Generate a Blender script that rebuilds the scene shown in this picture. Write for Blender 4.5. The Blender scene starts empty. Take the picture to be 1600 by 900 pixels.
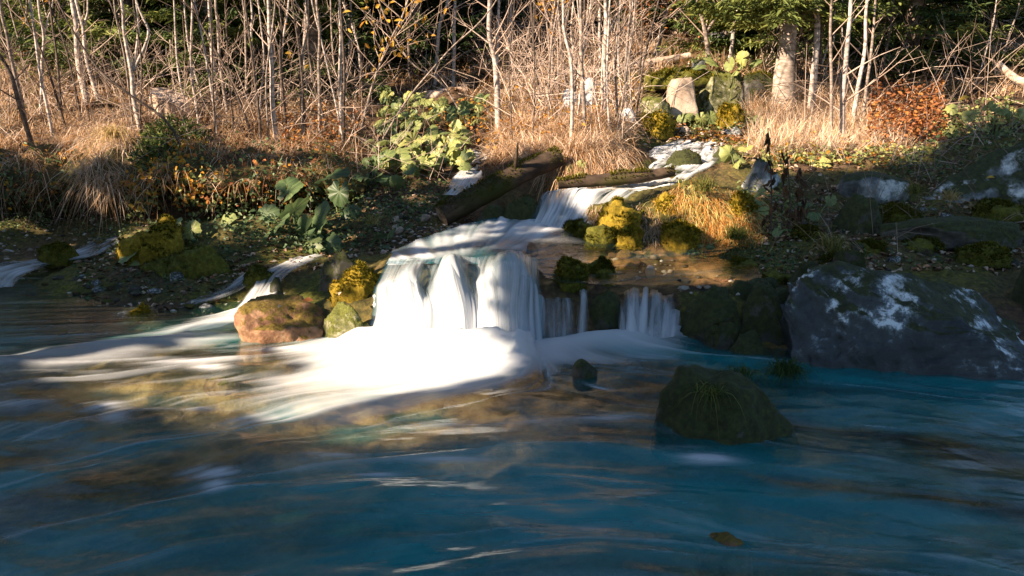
import bpy, bmesh, math, random
import numpy as np
from mathutils import Vector

S = bpy.context.scene
COL = S.collection
rad = math.radians

# ------------------------------------------------------------------ camera
CAMZ, PITCH, FPX = 1.6, rad(14.0), 1331.0
cam_d = bpy.data.cameras.new('camera'); cam = bpy.data.objects.new('camera', cam_d); COL.objects.link(cam)
cam.location = (0, 0, CAMZ); cam.rotation_euler = (rad(90) - PITCH, 0, 0)
cam_d.sensor_width = 36.0; cam_d.lens = 36.0 * FPX / 1600.0
cam_d.clip_start = 0.05; cam_d.clip_end = 500
S.camera = cam

# ------------------------------------------------------------------ sky, sun, exposure
SUN_EL, SUN_PHI = rad(30.0), rad(58.0)            # height; angle left of straight behind the camera
TRAVEL = np.array([math.sin(SUN_PHI) * math.cos(SUN_EL), math.cos(SUN_PHI) * math.cos(SUN_EL), -math.sin(SUN_EL)])
W = bpy.data.worlds.new('World'); S.world = W; W.use_nodes = True
wn = W.node_tree.nodes; wl = W.node_tree.links
sky = wn.new('ShaderNodeTexSky'); sky.sky_type = 'NISHITA'; sky.sun_disc = False
sky.sun_elevation = SUN_EL
sky.sun_rotation = math.atan2(-TRAVEL[0], -TRAVEL[1])     # compass angle from +Y of the direction to the sun
sky.air_density = 1.0; sky.dust_density = 0.3; sky.ozone_density = 1.4
bg = wn['Background']; bg.inputs['Strength'].default_value = 0.056
wl.new(sky.outputs[0], bg.inputs['Color'])
sun_d = bpy.data.lights.new('sun', 'SUN'); sun = bpy.data.objects.new('sun', sun_d); COL.objects.link(sun)
sun_d.energy = 5.0; sun_d.angle = rad(0.5); sun_d.color = (1.0, 0.775, 0.575)
sun.rotation_euler = Vector(TRAVEL).to_track_quat('-Z', 'Y').to_euler()
S.view_settings.view_transform = 'Standard'; S.view_settings.look = 'None'
S.view_settings.gamma = 1.0; S.view_settings.use_curve_mapping = False
S.view_settings.exposure = 1.75
S.render.engine = 'CYCLES'
S.cycles.max_bounces = 6; S.cycles.diffuse_bounces = 2; S.cycles.glossy_bounces = 3
S.cycles.transparent_max_bounces = 12; S.cycles.transmission_bounces = 3
S.cycles.sample_clamp_indirect = 4.0
S.cycles.use_denoising = True
S.cycles.caustics_reflective = False; S.cycles.caustics_refractive = False

rng = np.random.default_rng(7)
random.seed(7)

# ------------------------------------------------------------------ helpers: pixels of the photograph to rays
CP, SP = math.cos(PITCH), math.sin(PITCH)
def ray(u, v):
    u = np.asarray(u, float); v = np.asarray(v, float)
    a = (u - 800) / FPX; b = (450 - v) / FPX
    return np.stack([a, CP + b * SP, -SP + b * CP], -1)
def at_y(u, v, Y):
    d = ray(u, v); t = np.asarray(Y, float) / d[..., 1]
    return d * t[..., None] + np.array([0, 0, CAMZ])
def at_z(u, v, z):
    d = ray(u, v); t = (np.asarray(z, float) - CAMZ) / d[..., 2]
    return d * t[..., None] + np.array([0, 0, CAMZ])
def to_px(P):
    P = np.asarray(P, float); q = P - np.array([0, 0, CAMZ])
    f = q[..., 1] * CP - q[..., 2] * SP; up = q[..., 1] * SP + q[..., 2] * CP
    f = np.where(f < 0.05, 0.05, f)
    return 800 + FPX * q[..., 0] / f, 450 - FPX * up / f
def sstep(a, b, x):
    t = np.clip((x - a) / (b - a), 0, 1); return t * t * (3 - 2 * t)

# ------------------------------------------------------------------ helpers: noise
_perm = np.random.default_rng(3).permutation(256); _perm = np.concatenate([_perm, _perm, _perm])
_gr = np.random.default_rng(4).normal(size=(256, 3)); _gr /= np.linalg.norm(_gr, axis=1)[:, None]
def perlin(x, y, z=0.0):
    x, y, z = np.broadcast_arrays(np.asarray(x, float), np.asarray(y, float), np.asarray(z, float))
    xi = np.floor(x).astype(int); yi = np.floor(y).astype(int); zi = np.floor(z).astype(int)
    xf, yf, zf = x - xi, y - yi, z - zi
    fx, fy, fz = [t * t * t * (t * (t * 6 - 15) + 10) for t in (xf, yf, zf)]
    out = 0.0
    for dx in (0, 1):
        px = _perm[(xi + dx) & 255]
        wx = fx if dx else 1 - fx
        for dy in (0, 1):
            py = _perm[px + ((yi + dy) & 255)]
            wy = fy if dy else 1 - fy
            for dz in (0, 1):
                g = _gr[_perm[py + ((zi + dz) & 255)]]
                wz = fz if dz else 1 - fz
                out = out + wx * wy * wz * (g[..., 0] * (xf - dx) + g[..., 1] * (yf - dy) + g[..., 2] * (zf - dz))
    return out * 1.5
def fbm(x, y, z=0.0, o=4, gain=0.5):
    s, a, f = 0.0, 1.0, 1.0
    for k in range(o):
        s = s + a * perlin(np.asarray(x) * f + 17.3 * k, np.asarray(y) * f + 5.1 * k, np.asarray(z) * f + 9.7 * k)
        a *= gain; f *= 2.03
    return s
def bilin(G, fx, fy):
    ny, nx = G.shape
    fx = np.clip(fx, 0, nx - 1.001); fy = np.clip(fy, 0, ny - 1.001)
    i = fx.astype(int); j = fy.astype(int); a = fx - i; b = fy - j
    return (G[j, i] * (1 - a) + G[j, i + 1] * a) * (1 - b) + (G[j + 1, i] * (1 - a) + G[j + 1, i + 1] * a) * b
def in_poly(u, v, poly):
    u = np.asarray(u, float); v = np.asarray(v, float); inside = np.zeros(u.shape, bool)
    n = len(poly)
    for k in range(n):
        x1, y1 = poly[k]; x2, y2 = poly[(k + 1) % n]
        c = ((y1 > v) != (y2 > v)) & (u < (x2 - x1) * (v - y1) / (y2 - y1 + 1e-9) + x1)
        inside ^= c
    return inside
def seg_dist(x, y, pts):
    """distance to a polyline and the arc position of the nearest point"""
    best = np.full(np.shape(x), 1e9); arc = np.zeros(np.shape(x)); L = 0.0
    for (x1, y1), (x2, y2) in zip(pts[:-1], pts[1:]):
        dx, dy = x2 - x1, y2 - y1; l2 = dx * dx + dy * dy
        t = np.clip(((x - x1) * dx + (y - y1) * dy) / l2, 0, 1)
        d = np.hypot(x - x1 - t * dx, y - y1 - t * dy)
        m = d < best; best = np.where(m, d, best); arc = np.where(m, L + t * math.sqrt(l2), arc)
        L += math.sqrt(l2)
    return best, arc / L

# ------------------------------------------------------------------ helpers: objects
def tag(o, label=None, cat=None, group=None, kind=None):
    if label: o['label'] = label
    if cat: o['category'] = cat
    if group: o['group'] = group
    if kind: o['kind'] = kind
    return o
def empty(name, loc, label=None, cat=None, group=None):
    o = bpy.data.objects.new(name, None); COL.objects.link(o); o.location = [float(c) for c in loc]
    o.empty_display_size = 0.05
    return tag(o, label, cat, group)

class Acc:
    """collects pieces of one mesh"""
    def __init__(s): s.v = []; s.f = []; s.n = 0; s.t = []
    def add(s, V, F, tint=0.5):
        V = np.asarray(V, float).reshape(-1, 3); F = np.asarray(F, int)
        s.v.append(V); s.f.append(F + s.n); s.n += len(V)
        s.t.append(np.broadcast_to(np.asarray(tint, float), (len(V),)))
    def build(s, name, mat, parent=None, origin=None, smooth=True, attrs=None):
        if not s.v: return None
        V = np.concatenate(s.v); T = np.concatenate(s.t)
        A = {'tint': T}
        if attrs: A.update(attrs)
        return mesh_obj(name, V, s.f, mat, parent, origin, smooth, A)
def mesh_obj(name, V, Fs, mat, parent=None, origin=None, smooth=True, attrs=None):
    if not isinstance(Fs, list): Fs = [Fs]
    V = np.asarray(V, float)
    if origin is None:
        origin = np.array(parent.matrix_world.translation) if False else np.zeros(3)
    if parent is not None: origin = np.array(WORLD_LOC[parent.name])
    me = bpy.data.meshes.new(name)
    me.vertices.add(len(V)); me.vertices.foreach_set('co', (V - origin).astype(np.float32).ravel())
    Fs = [f for f in Fs if len(f)]
    tot = np.concatenate([np.full(len(f), f.shape[1]) for f in Fs]); idx = np.concatenate([f.ravel() for f in Fs])
    me.loops.add(len(idx)); me.loops.foreach_set('vertex_index', idx.astype(np.int32))
    me.polygons.add(len(tot))
    st = np.zeros(len(tot), np.int32); st[1:] = np.cumsum(tot)[:-1]
    me.polygons.foreach_set('loop_start', st); me.polygons.foreach_set('loop_total', tot.astype(np.int32))
    me.update(calc_edges=True)
    if smooth: me.polygons.foreach_set('use_smooth', np.ones(len(tot), bool))
    for k, a in (attrs or {}).items():
        at = me.attributes.new(k, 'FLOAT', 'POINT'); at.data.foreach_set('value', np.asarray(a, np.float32).ravel())
    if mat is not None: me.materials.append(mat)
    o = bpy.data.objects.new(name, me); COL.objects.link(o)
    if parent is not None: o.parent = parent
    else: o.location = [float(c) for c in origin]
    WORLD_LOC[o.name] = tuple(origin)
    return o
WORLD_LOC = {}
def thing(name, loc, label, cat, group=None):
    o = empty(name, loc, label, cat, group); WORLD_LOC[o.name] = tuple(float(c) for c in loc); return o
def grid_faces(nr, nc):
    i = np.arange(nr * nc).reshape(nr, nc)
    return np.stack([i[:-1, :-1], i[:-1, 1:], i[1:, 1:], i[1:, :-1]], -1).reshape(-1, 4)

def tube(P, R, n=6, cap=True):
    P = np.asarray(P, float); R = np.broadcast_to(np.asarray(R, float), (len(P),))
    T = np.gradient(P, axis=0); T /= np.linalg.norm(T, axis=1)[:, None] + 1e-9
    ref = np.array([0, 1.0, 0]) if abs(T[:, 1]).mean() < 0.85 else np.array([1.0, 0, 0])
    A = np.cross(T, ref); A /= np.linalg.norm(A, axis=1)[:, None] + 1e-9
    B = np.cross(T, A)
    a = np.arange(n) / n * 2 * math.pi
    V = P[:, None] + R[:, None, None] * (np.cos(a)[None, :, None] * A[:, None] + np.sin(a)[None, :, None] * B[:, None])
    k = len(P); i = np.arange(k * n).reshape(k, n); j = np.roll(i, -1, 1)
    F = np.stack([i[:-1], j[:-1], j[1:], i[1:]], -1).reshape(-1, 4)
    return V.reshape(-1, 3), F
def catmull(P, m):
    P = np.asarray(P, float); n = len(P)
    if n == 2: 
        t = np.linspace(0, 1, m)[:, None]; return P[0] * (1 - t) + P[1] * t
    E = np.concatenate([[2 * P[0] - P[1]], P, [2 * P[-1] - P[-2]]])
    t = np.linspace(0, n - 1 - 1e-6, m); i = t.astype(int); f = (t - i).reshape((-1,) + (1,) * (P.ndim - 1))
    a, b, c, d = E[i], E[i + 1], E[i + 2], E[i + 3]
    return 0.5 * (2 * b + (c - a) * f + (2 * a - 5 * b + 4 * c - d) * f * f + (3 * b - a - 3 * c + d) * f ** 3)

def blades(acc, B, D, L, Wd, droop, tint, nseg=3):
    """grass blades: bases B, directions D, lengths, widths, droop (0 straight .. 1 falling over)"""
    N = len(B); 
    if N == 0: return
    L = np.broadcast_to(L, (N,)); Wd = np.broadcast_to(Wd, (N,)); droop = np.broadcast_to(droop, (N,))
    t = np.linspace(0, 1, nseg + 1)
    P = B[:, None] + D[:, None] * (L[:, None] * t)[..., None]
    P[..., 2] -= droop[:, None] * L[:, None] * t[None] ** 2
    a = rng.uniform(0, 2 * math.pi, N); side = np.stack([np.cos(a), np.sin(a), np.zeros(N)], -1)
    w = (Wd[:, None] * 0.5 * (1 - 0.92 * t[None] ** 1.5))[..., None] * side[:, None]
    V = np.stack([P - w, P + w], 2).reshape(N, -1, 3)
    base = np.arange(N)[:, None] * (2 * (nseg + 1))
    F = np.stack([np.stack([base[:, 0] + 2 * k, base[:, 0] + 2 * k + 1, base[:, 0] + 2 * k + 3, base[:, 0] + 2 * k + 2], -1) for k in range(nseg)], 1).reshape(-1, 4)
    acc.add(V, F, np.repeat(np.broadcast_to(tint, (N,)), 2 * (nseg + 1)))
def rand_dir(n, zmin=-1.0, zmax=1.0):
    z = rng.uniform(zmin, zmax, n); a = rng.uniform(0, 2 * math.pi, n); r = np.sqrt(np.clip(1 - z * z, 0, 1))
    return np.stack([r * np.cos(a), r * np.sin(a), z], -1)
def unit(v): return v / (np.linalg.norm(v, axis=-1, keepdims=True) + 1e-9)
def leaves(acc, C, A, Nn, L, Wd, tint, curl=0.15):
    """small pointed leaves: centre C, axis A, normal N; six corners each with a fold along the middle"""
    n = len(C)
    if n == 0: return
    L = np.broadcast_to(L, (n,))[:, None]; Wd = np.broadcast_to(Wd, (n,))[:, None]
    A = unit(A); Sd = unit(np.cross(A, Nn)); Nn = np.cross(Sd, A)
    p0 = C - A * L * 0.5; p3 = C + A * L * 0.5 - Nn * L * curl
    up = Nn * L * curl * 0.6
    p1 = C - A * L * 0.12 + Sd * Wd * 0.5 + up; p5 = C - A * L * 0.12 - Sd * Wd * 0.5 + up
    p2 = C + A * L * 0.22 + Sd * Wd * 0.36 + up * 0.4; p4 = C + A * L * 0.22 - Sd * Wd * 0.36 + up * 0.4
    V = np.stack([p0, p1, p2, p3, p4, p5], 1)
    b = np.arange(n)[:, None] * 6
    F = np.concatenate([b + np.array([0, 1, 2, 3]), b + np.array([0, 3, 4, 5])], 0)
    acc.add(V, F, np.repeat(np.broadcast_to(tint, (n,)), 6))

# ------------------------------------------------------------------ helpers: materials
def new_mat(name):
    m = bpy.data.materials.new(name); m.use_nodes = True; nt = m.node_tree; nt.nodes.clear()
    return m, nt, nt.nodes, nt.links
def N(nodes, typ, **kw):
    n = nodes.new(typ)
    for k, v in kw.items():
        if k in n.inputs.keys(): n.inputs[k].default_value = v
        else: setattr(n, k, v)
    return n
def ramp(nodes, stops, interp='LINEAR'):
    r = nodes.new('ShaderNodeValToRGB'); cr = r.color_ramp; cr.interpolation = interp
    while len(cr.elements) < len(stops): cr.elements.new(0.5)
    for e, (p, c) in zip(cr.elements, stops): e.position = p; e.color = (*c, 1)
    return r
def mat_leaf(name, stops, transl=0.3, rough=0.6, noise=0.0, nscale=8.0, gloss=0.15):
    m, nt, nd, lk = new_mat(name)
    out = N(nd, 'ShaderNodeOutputMaterial'); at = N(nd, 'ShaderNodeAttribute', attribute_name='tint')
    r = ramp(nd, stops)
    if noise:
        tc = N(nd, 'ShaderNodeTexCoord'); nz = N(nd, 'ShaderNodeTexNoise', Scale=nscale, Detail=4.0)
        lk.new(tc.outputs['Object'], nz.inputs['Vector'])
        ma = N(nd, 'ShaderNodeMath', operation='MULTIPLY_ADD'); ma.inputs[1].default_value = noise * 2
        mb = N(nd, 'ShaderNodeMath', operation='SUBTRACT'); mb.inputs[1].default_value = noise
        lk.new(at.outputs['Fac'], mb.inputs[0]); lk.new(nz.outputs['Fac'], ma.inputs[0]); lk.new(mb.outputs[0], ma.inputs[2])
        lk.new(ma.outputs[0], r.inputs[0])
    else: lk.new(at.outputs['Fac'], r.inputs[0])
    p = N(nd, 'ShaderNodeBsdfPrincipled', Roughness=rough); p.inputs['Specular IOR Level'].default_value = gloss
    t = N(nd, 'ShaderNodeBsdfTranslucent'); mx = N(nd, 'ShaderNodeMixShader'); mx.inputs[0].default_value = transl
    lk.new(r.outputs[0], p.inputs['Base Color']); lk.new(r.outputs[0], t.inputs['Color'])
    lk.new(p.outputs[0], mx.inputs[1]); lk.new(t.outputs[0], mx.inputs[2]); lk.new(mx.outputs[0], out.inputs[0])
    return m
def mat_bark(name, c1, c2, c3, scale=1.0, bump=0.4, moss=None):
    m, nt, nd, lk = new_mat(name)
    out = N(nd, 'ShaderNodeOutputMaterial'); p = N(nd, 'ShaderNodeBsdfPrincipled', Roughness=0.85)
    p.inputs['Specular IOR Level'].default_value = 0.2
    tc = N(nd, 'ShaderNodeTexCoord'); mp = N(nd, 'ShaderNodeMapping'); mp.inputs['Scale'].default_value = (9 * scale, 9 * scale, 22 * scale)
    n1 = N(nd, 'ShaderNodeTexNoise', Scale=1.0, Detail=5.0, Roughness=0.65); n2 = N(nd, 'ShaderNodeTexNoise', Scale=3.1 * scale, Detail=4.0)
    lk.new(tc.outputs['Object'], mp.inputs['Vector']); lk.new(mp.outputs[0], n1.inputs['Vector']); lk.new(tc.outputs['Object'], n2.inputs['Vector'])
    r1 = ramp(nd, [(0.32, c1), (0.5, c2), (0.68, c3)]); lk.new(n1.outputs['Fac'], r1.inputs[0])
    col = r1.outputs[0]
    if moss is not None:
        r2 = ramp(nd, [(0.5, (0, 0, 0)), (0.62, (1, 1, 1))]); lk.new(n2.outputs['Fac'], r2.inputs[0])
        mx = N(nd, 'ShaderNodeMix', data_type='RGBA'); lk.new(r2.outputs[0], mx.inputs['Factor']); lk.new(col, mx.inputs['A']); mx.inputs['B'].default_value = (*moss, 1)
        col = mx.outputs['Result']
    bp = N(nd, 'ShaderNodeBump', Strength=bump, Distance=0.01); lk.new(n1.outputs['Fac'], bp.inputs['Height'])
    lk.new(col, p.inputs['Base Color']); lk.new(bp.outputs[0], p.inputs['Normal']); lk.new(p.outputs[0], out.inputs[0])
    return m
def mat_rock(name, stops, moss_c, moss_amt=0.5, scale=4.0, rough=0.75, bump=0.6, spec=0.4, top=0.0):
    """stone with its own mottling; moss grows where attribute 'moss' says (upward faces, breaks by noise)"""
    m, nt, nd, lk = new_mat(name)
    out = N(nd, 'ShaderNodeOutputMaterial'); p = N(nd, 'ShaderNodeBsdfPrincipled', Roughness=rough)
    p.inputs['Specular IOR Level'].default_value = spec
    tc = N(nd, 'ShaderNodeTexCoord')
    n1 = N(nd, 'ShaderNodeTexNoise', Scale=scale, Detail=8.0, Roughness=0.65); n2 = N(nd, 'ShaderNodeTexNoise', Scale=scale * 6, Detail=5.0, Roughness=0.7)
    n3 = N(nd, 'ShaderNodeTexNoise', Scale=scale * 1.3, Detail=6.0, Roughness=0.7)
    for n in (n1, n2, n3): lk.new(tc.outputs['Object'], n.inputs['Vector'])
    r1 = ramp(nd, stops); lk.new(n1.outputs['Fac'], r1.inputs[0])
    if top:
        a0 = N(nd, 'ShaderNodeAttribute', attribute_name='moss'); t0 = N(nd, 'ShaderNodeMath', operation='MULTIPLY_ADD'); t0.inputs[1].default_value = top; lk.new(a0.outputs['Fac'], t0.inputs[0]); lk.new(n1.outputs['Fac'], t0.inputs[2])
        t1 = N(nd, 'ShaderNodeMath', operation='MULTIPLY_ADD'); t1.inputs[1].default_value = .45; lk.new(n2.outputs['Fac'], t1.inputs[0]); t2 = N(nd, 'ShaderNodeMath', operation='SUBTRACT'); t2.inputs[1].default_value = .225 + top * .26; lk.new(t0.outputs[0], t2.inputs[0]); lk.new(t2.outputs[0], t1.inputs[2]); lk.new(t1.outputs[0], r1.inputs[0])
    rm = ramp(nd, [(0.3, tuple(c * 0.45 for c in moss_c)), (0.5, moss_c), (0.72, tuple(min(1, c * 1.9) for c in moss_c))]); lk.new(n2.outputs['Fac'], rm.inputs[0])
    at = N(nd, 'ShaderNodeAttribute', attribute_name='moss')
    ad = N(nd, 'ShaderNodeMath', operation='ADD'); lk.new(at.outputs['Fac'], ad.inputs[0]); lk.new(n3.outputs['Fac'], ad.inputs[1])
    thr = N(nd, 'ShaderNodeMapRange'); thr.inputs[1].default_value = 1.0 - moss_amt * 0.5; thr.inputs[2].default_value = 1.12 - moss_amt * 0.5
    lk.new(ad.outputs[0], thr.inputs[0])
    mx = N(nd, 'ShaderNodeMix', data_type='RGBA'); lk.new(thr.outputs[0], mx.inputs['Factor']); lk.new(r1.outputs[0], mx.inputs['A']); lk.new(rm.outputs[0], mx.inputs['B'])
    bp = N(nd, 'ShaderNodeBump', Strength=bump, Distance=0.012); 
    s2 = N(nd, 'ShaderNodeMath', operation='ADD'); lk.new(n1.outputs['Fac'], s2.inputs[0]); lk.new(n2.outputs['Fac'], s2.inputs[1])
    lk.new(s2.outputs[0], bp.inputs['Height'])
    ro = N(nd, 'ShaderNodeMapRange'); ro.inputs[3].default_value = rough; ro.inputs[4].default_value = 0.95; lk.new(thr.outputs[0], ro.inputs[0])
    lk.new(ro.outputs[0], p.inputs['Roughness'])
    lk.new(mx.outputs['Result'], p.inputs['Base Color']); lk.new(bp.outputs[0], p.inputs['Normal']); lk.new(p.outputs[0], out.inputs[0])
    return m

# ------------------------------------------------------------------ the lie of the land
ctrl = []
def Zp(u, v, z): ctrl.append(tuple(at_z(u, v, z)))
def Yp(u, v, Y, dz=0.0): p = at_y(u, v, Y); ctrl.append((p[0], p[1], p[2] + dz))
def Wp(x, y, z): ctrl.append((x, y, z))
for p in [(-4, 3, -.3), (-2, 2, -.35), (0, 2, -.4), (2, 2, -.35), (4, 2, -.3), (-3, 4.2, -.2), (-1, 4, -.25), (0, 4.5, -.3), (.9, 4.4, -.22),
          (1, 3.4, -.22), (2, 3.5, -.2), (3.5, 3.4, -.2), (0, 1.2, -.35), (-5, 1.2, -.3), (5, 1.2, -.3), (-6, 4.5, -.2),
          (0, -1.0, .3), (-4, -1, .4), (4, -1, .4), (-8, 0, .6), (8, 0, .6), (-12, -10, 1.2), (10, -10, 1.2), (0, -10, 1), (-7, 2.5, -.2),
          (-12, 5, .5), (-12, 9, 1.2), (-12, 15, 2.2), (-20, 20, 4.5), (5, 4.5, .4), (5.2, 3, .0), (6, 6, .8), (8, 9, 1.4), (12, 14, 2.6), (20, 20, 4.5),
          (2.3, 4.4, -.15), (3.2, 4.3, -.1), (1.5, 4.75, -.15), (-5.5, 6.2, 0.0), (-6.0, 8.6, .9),
          (-15, 30, 6.5), (0, 30, 6.5), (15, 30, 6.5), (-24, 45, 14), (0, 45, 14), (24, 45, 14), (-24, 30, 8), (24, 30, 8), (0, 24, 4.4), (-8, 24, 4.4), (8, 24, 4.4), (-24, 0, 2), (24, 0, 2)]:
    Wp(*p)
for p in [(100, 500, -.06), (250, 520, -.07), (40, 450, -.02), (180, 455, .02), (30, 405, .05), (120, 400, .06), (160, 380, .10), (330, 490, -.05), (400, 500, -.08), (450, 455, .06), (480, 415, .17), (300, 470, .04)]: Zp(*p)
for p in [(0, 338, 8.6), (120, 338, 8.6), (240, 332, 8.55), (330, 330, 8.5), (420, 326, 8.5), (520, 318, 8.5), (0, 350, 8.0), (200, 350, 7.9),
          (0, 242, 8.85), (100, 244, 8.8), (190, 246, 8.75), (300, 248, 8.8), (400, 245, 8.85), (520, 245, 8.85),
          (0, 200, 9.5), (300, 205, 9.5), (500, 215, 9.4), (150, 150, 11.5), (450, 150, 12), (0, 100, 14), (300, 100, 14.5), (600, 105, 15), (0, 40, 19), (400, 40, 19),
          (250, 365, 7.2), (350, 350, 7.4), (300, 425, 6.5), (380, 445, 6.2), (450, 345, 7.6), (520, 395, 6.9), (565, 415, 6.2), (590, 385, 6.7), (565, 440, 5.6), (540, 480, 5.35),
          (700, 335, 7.5), (640, 322, 7.8), (600, 300, 8.3), (690, 292, 8.4), (630, 350, 7.3),
          (620, 260, 9.0), (690, 240, 9.3), (600, 200, 10.5), (700, 180, 11.5), (725, 215, 10), (680, 140, 13.3),
          (900, 280, 7.9), (900, 235, 8.2), (850, 215, 8.8), (900, 180, 9.8), (960, 195, 9.2), (800, 200, 9.8), (850, 140, 12), (950, 150, 11.5), (765, 235, 9.2), (780, 255, 8.9),
          (1000, 215, 9.6), (1060, 205, 10), (1040, 170, 11), (1060, 195, 10.8), (1100, 190, 11), (1100, 112, 11.6), (1170, 97, 11.8), (1030, 112, 12), (1190, 190, 10.8), (1140, 205, 10.2),
          (1130, 80, 15), (1150, 20, 18), (950, 95, 14), (1080, 292, 7.0), (1150, 302, 7.2), (950, 330, 6.9), (1000, 378, 6.55), (1120, 392, 6.5), (1180, 345, 6.9), (900, 352, 6.9), 
          (1140, 262, 8.4), (1200, 230, 9), (1300, 230, 9.2), (1300, 268, 8.6), (1400, 278, 8.4), (1450, 245, 9), (1250, 175, 11), (1400, 180, 10.8), (1500, 200, 10), (1590, 195, 10), (1450, 120, 13), (1590, 120, 12),
          (1500, 60, 17), (1300, 60, 17), (1550, 250, 8.3), (1600, 330, 7.2), (1450, 330, 7.3), (1350, 330, 7.2), (1560, 430, 5.9), (1400, 400, 6.0), (1300, 385, 6.3), (1250, 415, 5.7), (1220, 440, 5.4), (1140, 480, 5.15)]: Yp(*p)
# stream beds (their water stands a little above)
for u, v, Y in [(1110, 232, 9.3), (1040, 243, 9.0), (1065, 265, 8.2), (1000, 280, 7.7), (945, 296, 7.35), (740, 235, 9.5), (722, 285, 8.6), (708, 303, 8.2)]: Yp(u, v, Y, -.09)
for u, v, z in [(700, 385, .27), (800, 365, .30), (850, 350, .32), (650, 395, .26), (760, 400, .26), (950, 395, .22), (1050, 420, .22), (1150, 440, .23), (900, 385, .24), (900, 430, .20), (1000, 450, .19), (840, 415, .22), (860, 385, .25)]: Zp(u, v, z)
# lips and feet of the falls
for u in (610, 660, 720, 780, 835): Yp(u, 440, 5.42, -.02); p = at_y(u, 560, 5.08); Wp(p[0], p[1], -.22)
for u in (860, 900, 980, 1050): Yp(u, 468, 5.3, -.03); p = at_y(u, 550, 5.05); Wp(p[0], p[1], -.2)
ctrl = np.array(ctrl)
def rbf_fit(c, lam=1e-4):
    d = np.hypot(c[:, None, 0] - c[None, :, 0], c[:, None, 1] - c[None, :, 1])
    n = len(c); A = np.zeros((n + 3, n + 3)); A[:n, :n] = d - lam * np.eye(n); A[:n, n] = 1; A[:n, n + 1:] = c[:, :2]; A[n, :n] = 1; A[n + 1:, :n] = c[:, :2].T
    return np.linalg.solve(A, np.concatenate([c[:, 2], [0, 0, 0]]))
def rbf_eval(c, w, x, y):
    out = np.full(x.shape, w[-3]) + w[-2] * x + w[-1] * y
    for k in range(len(c)): out += w[k] * np.hypot(x - c[k, 0], y - c[k, 1])
    return out
GX0, GX1, GY0, GY1, GS = -26, 26, -15, 46, 0.1
gx, gy = np.meshgrid(np.arange(GX0, GX1 + GS, GS), np.arange(GY0, GY1 + GS, GS))
HG = rbf_eval(ctrl, rbf_fit(ctrl), gx, gy)
def ground0(x, y): return bilin(HG, (np.asarray(x, float) - GX0) / GS, (np.asarray(y, float) - GY0) / GS)
def ground(x, y):
    x = np.asarray(x, float); y = np.asarray(y, float)
    h = ground0(x, y)
    amp = np.clip(0.03 + 0.012 * (y - 6), 0.02, 0.16)
    return h + amp * fbm(x * 1.7, y * 1.7, 0.3, 3) + 0.028 * fbm(x * 6, y * 6, 2.2, 3) + np.clip(.004 * y - .014, .0, .02) * fbm(x * 19, y * 19, 4.2, 2)
def hit(u, v, far=45.0):
    u = np.atleast_1d(np.asarray(u, float)); v = np.atleast_1d(np.asarray(v, float))
    d = ray(u, v); lo = np.full(u.shape, 1.2); done = np.zeros(u.shape, bool); T = np.full(u.shape, far)
    prev = 1.2
    for y in np.concatenate([np.arange(1.3, 12, .06), np.arange(12, far, .2)]):
        t = y / d[:, 1]; z = CAMZ + d[:, 2] * t
        m = ~done & (z <= ground0(d[:, 0] * t, np.full(u.shape, y)))
        T[m] = y - 0.5 * (y - prev); done |= m; prev = y
    t = T / d[:, 1]
    P = d * t[:, None]; P[:, 2] = ground(P[:, 0], P[:, 1])
    return P
def scatter_px(poly, n):
    """n ground points under random pixels of a polygon of the photograph"""
    poly = np.array(poly, float); lo, hi = poly.min(0), poly.max(0); U = []; k = 0
    while k < n:
        q = rng.uniform(lo, hi, (n * 2 + 8, 2)); q = q[in_poly(q[:, 0], q[:, 1], poly)]; U.append(q); k += len(q)
    q = np.concatenate(U)[:n]
    return hit(q[:, 0], q[:, 1])
def drop(P): P = np.array(P, float); P[..., 2] = ground(P[..., 0], P[..., 1]); return P
# ================================================================== GROUND
ys = np.concatenate([np.arange(-14, 1.2, .4), np.arange(1.2, 4.6, .045), np.arange(4.6, 9.2, .024)])
g = 9.2; far = []
while g < 45: far.append(g); g += 0.03 + 0.018 * (g - 9.2)
ys = np.concatenate([ys, far])
s = np.linspace(-1, 1, 520)
xs = 5.5 * s + 19.5 * np.abs(s) ** 5 * np.sign(s)
TX, TY = np.meshgrid(xs, ys)
TZ = ground(TX, TY)
gzx = np.gradient(TZ, axis=1) / (np.gradient(TX, axis=1) + 1e-6); gzy = np.gradient(TZ, axis=0) / (np.gradient(TY, axis=0) + 1e-6)
slope = np.hypot(gzx, gzy)
pu, pv = to_px(np.stack([TX, TY, TZ], -1))
wetA = np.where((TY < 5.3) & (TY > 0.6), sstep(0.03, -0.03, TZ), 0)
wetB = in_poly(pu, pv, [(830, 372), (1050, 380), (1230, 440), (1230, 480), (1060, 480), (840, 470), (600, 440), (620, 390), (760, 350), (860, 330), (900, 352)]) & (TZ < .4) & (slope < .55) & (TY > 5.42)
wet = np.maximum(wetA * np.where(TY < 4.4, .5, .8), wetB * 1.0)
mossn = fbm(TX * 1.3, TY * 1.3, 5.0, 4)
moss_zone = np.zeros(TX.shape)
for poly, a in [([(0, 345), (330, 340), (600, 330), (720, 290), (720, 360), (600, 440), (360, 470), (0, 480)], .5), ([(1180, 270), (1600, 260), (1600, 480), (1180, 480)], .42), ([(880, 270), (1230, 220), (1260, 430), (880, 400)], .55), ([(960, 90), (1220, 90), (1200, 230), (960, 230)], .6), ([(1060, 430), (1310, 395), (1310, 600), (1060, 600)], .75), ([(1420, 230), (1620, 200), (1620, 300), (1380, 290)], .6), ([(300, 380), (640, 380), (600, 560), (300, 560)], .6)]:
    moss_zone = np.maximum(moss_zone, in_poly(pu, pv, poly) * a)
mossa = np.clip(moss_zone + .55 * mossn, 0, 1) * (1 - wet)
m, nt, nd, lk = new_mat('soil_and_litter')
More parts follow.
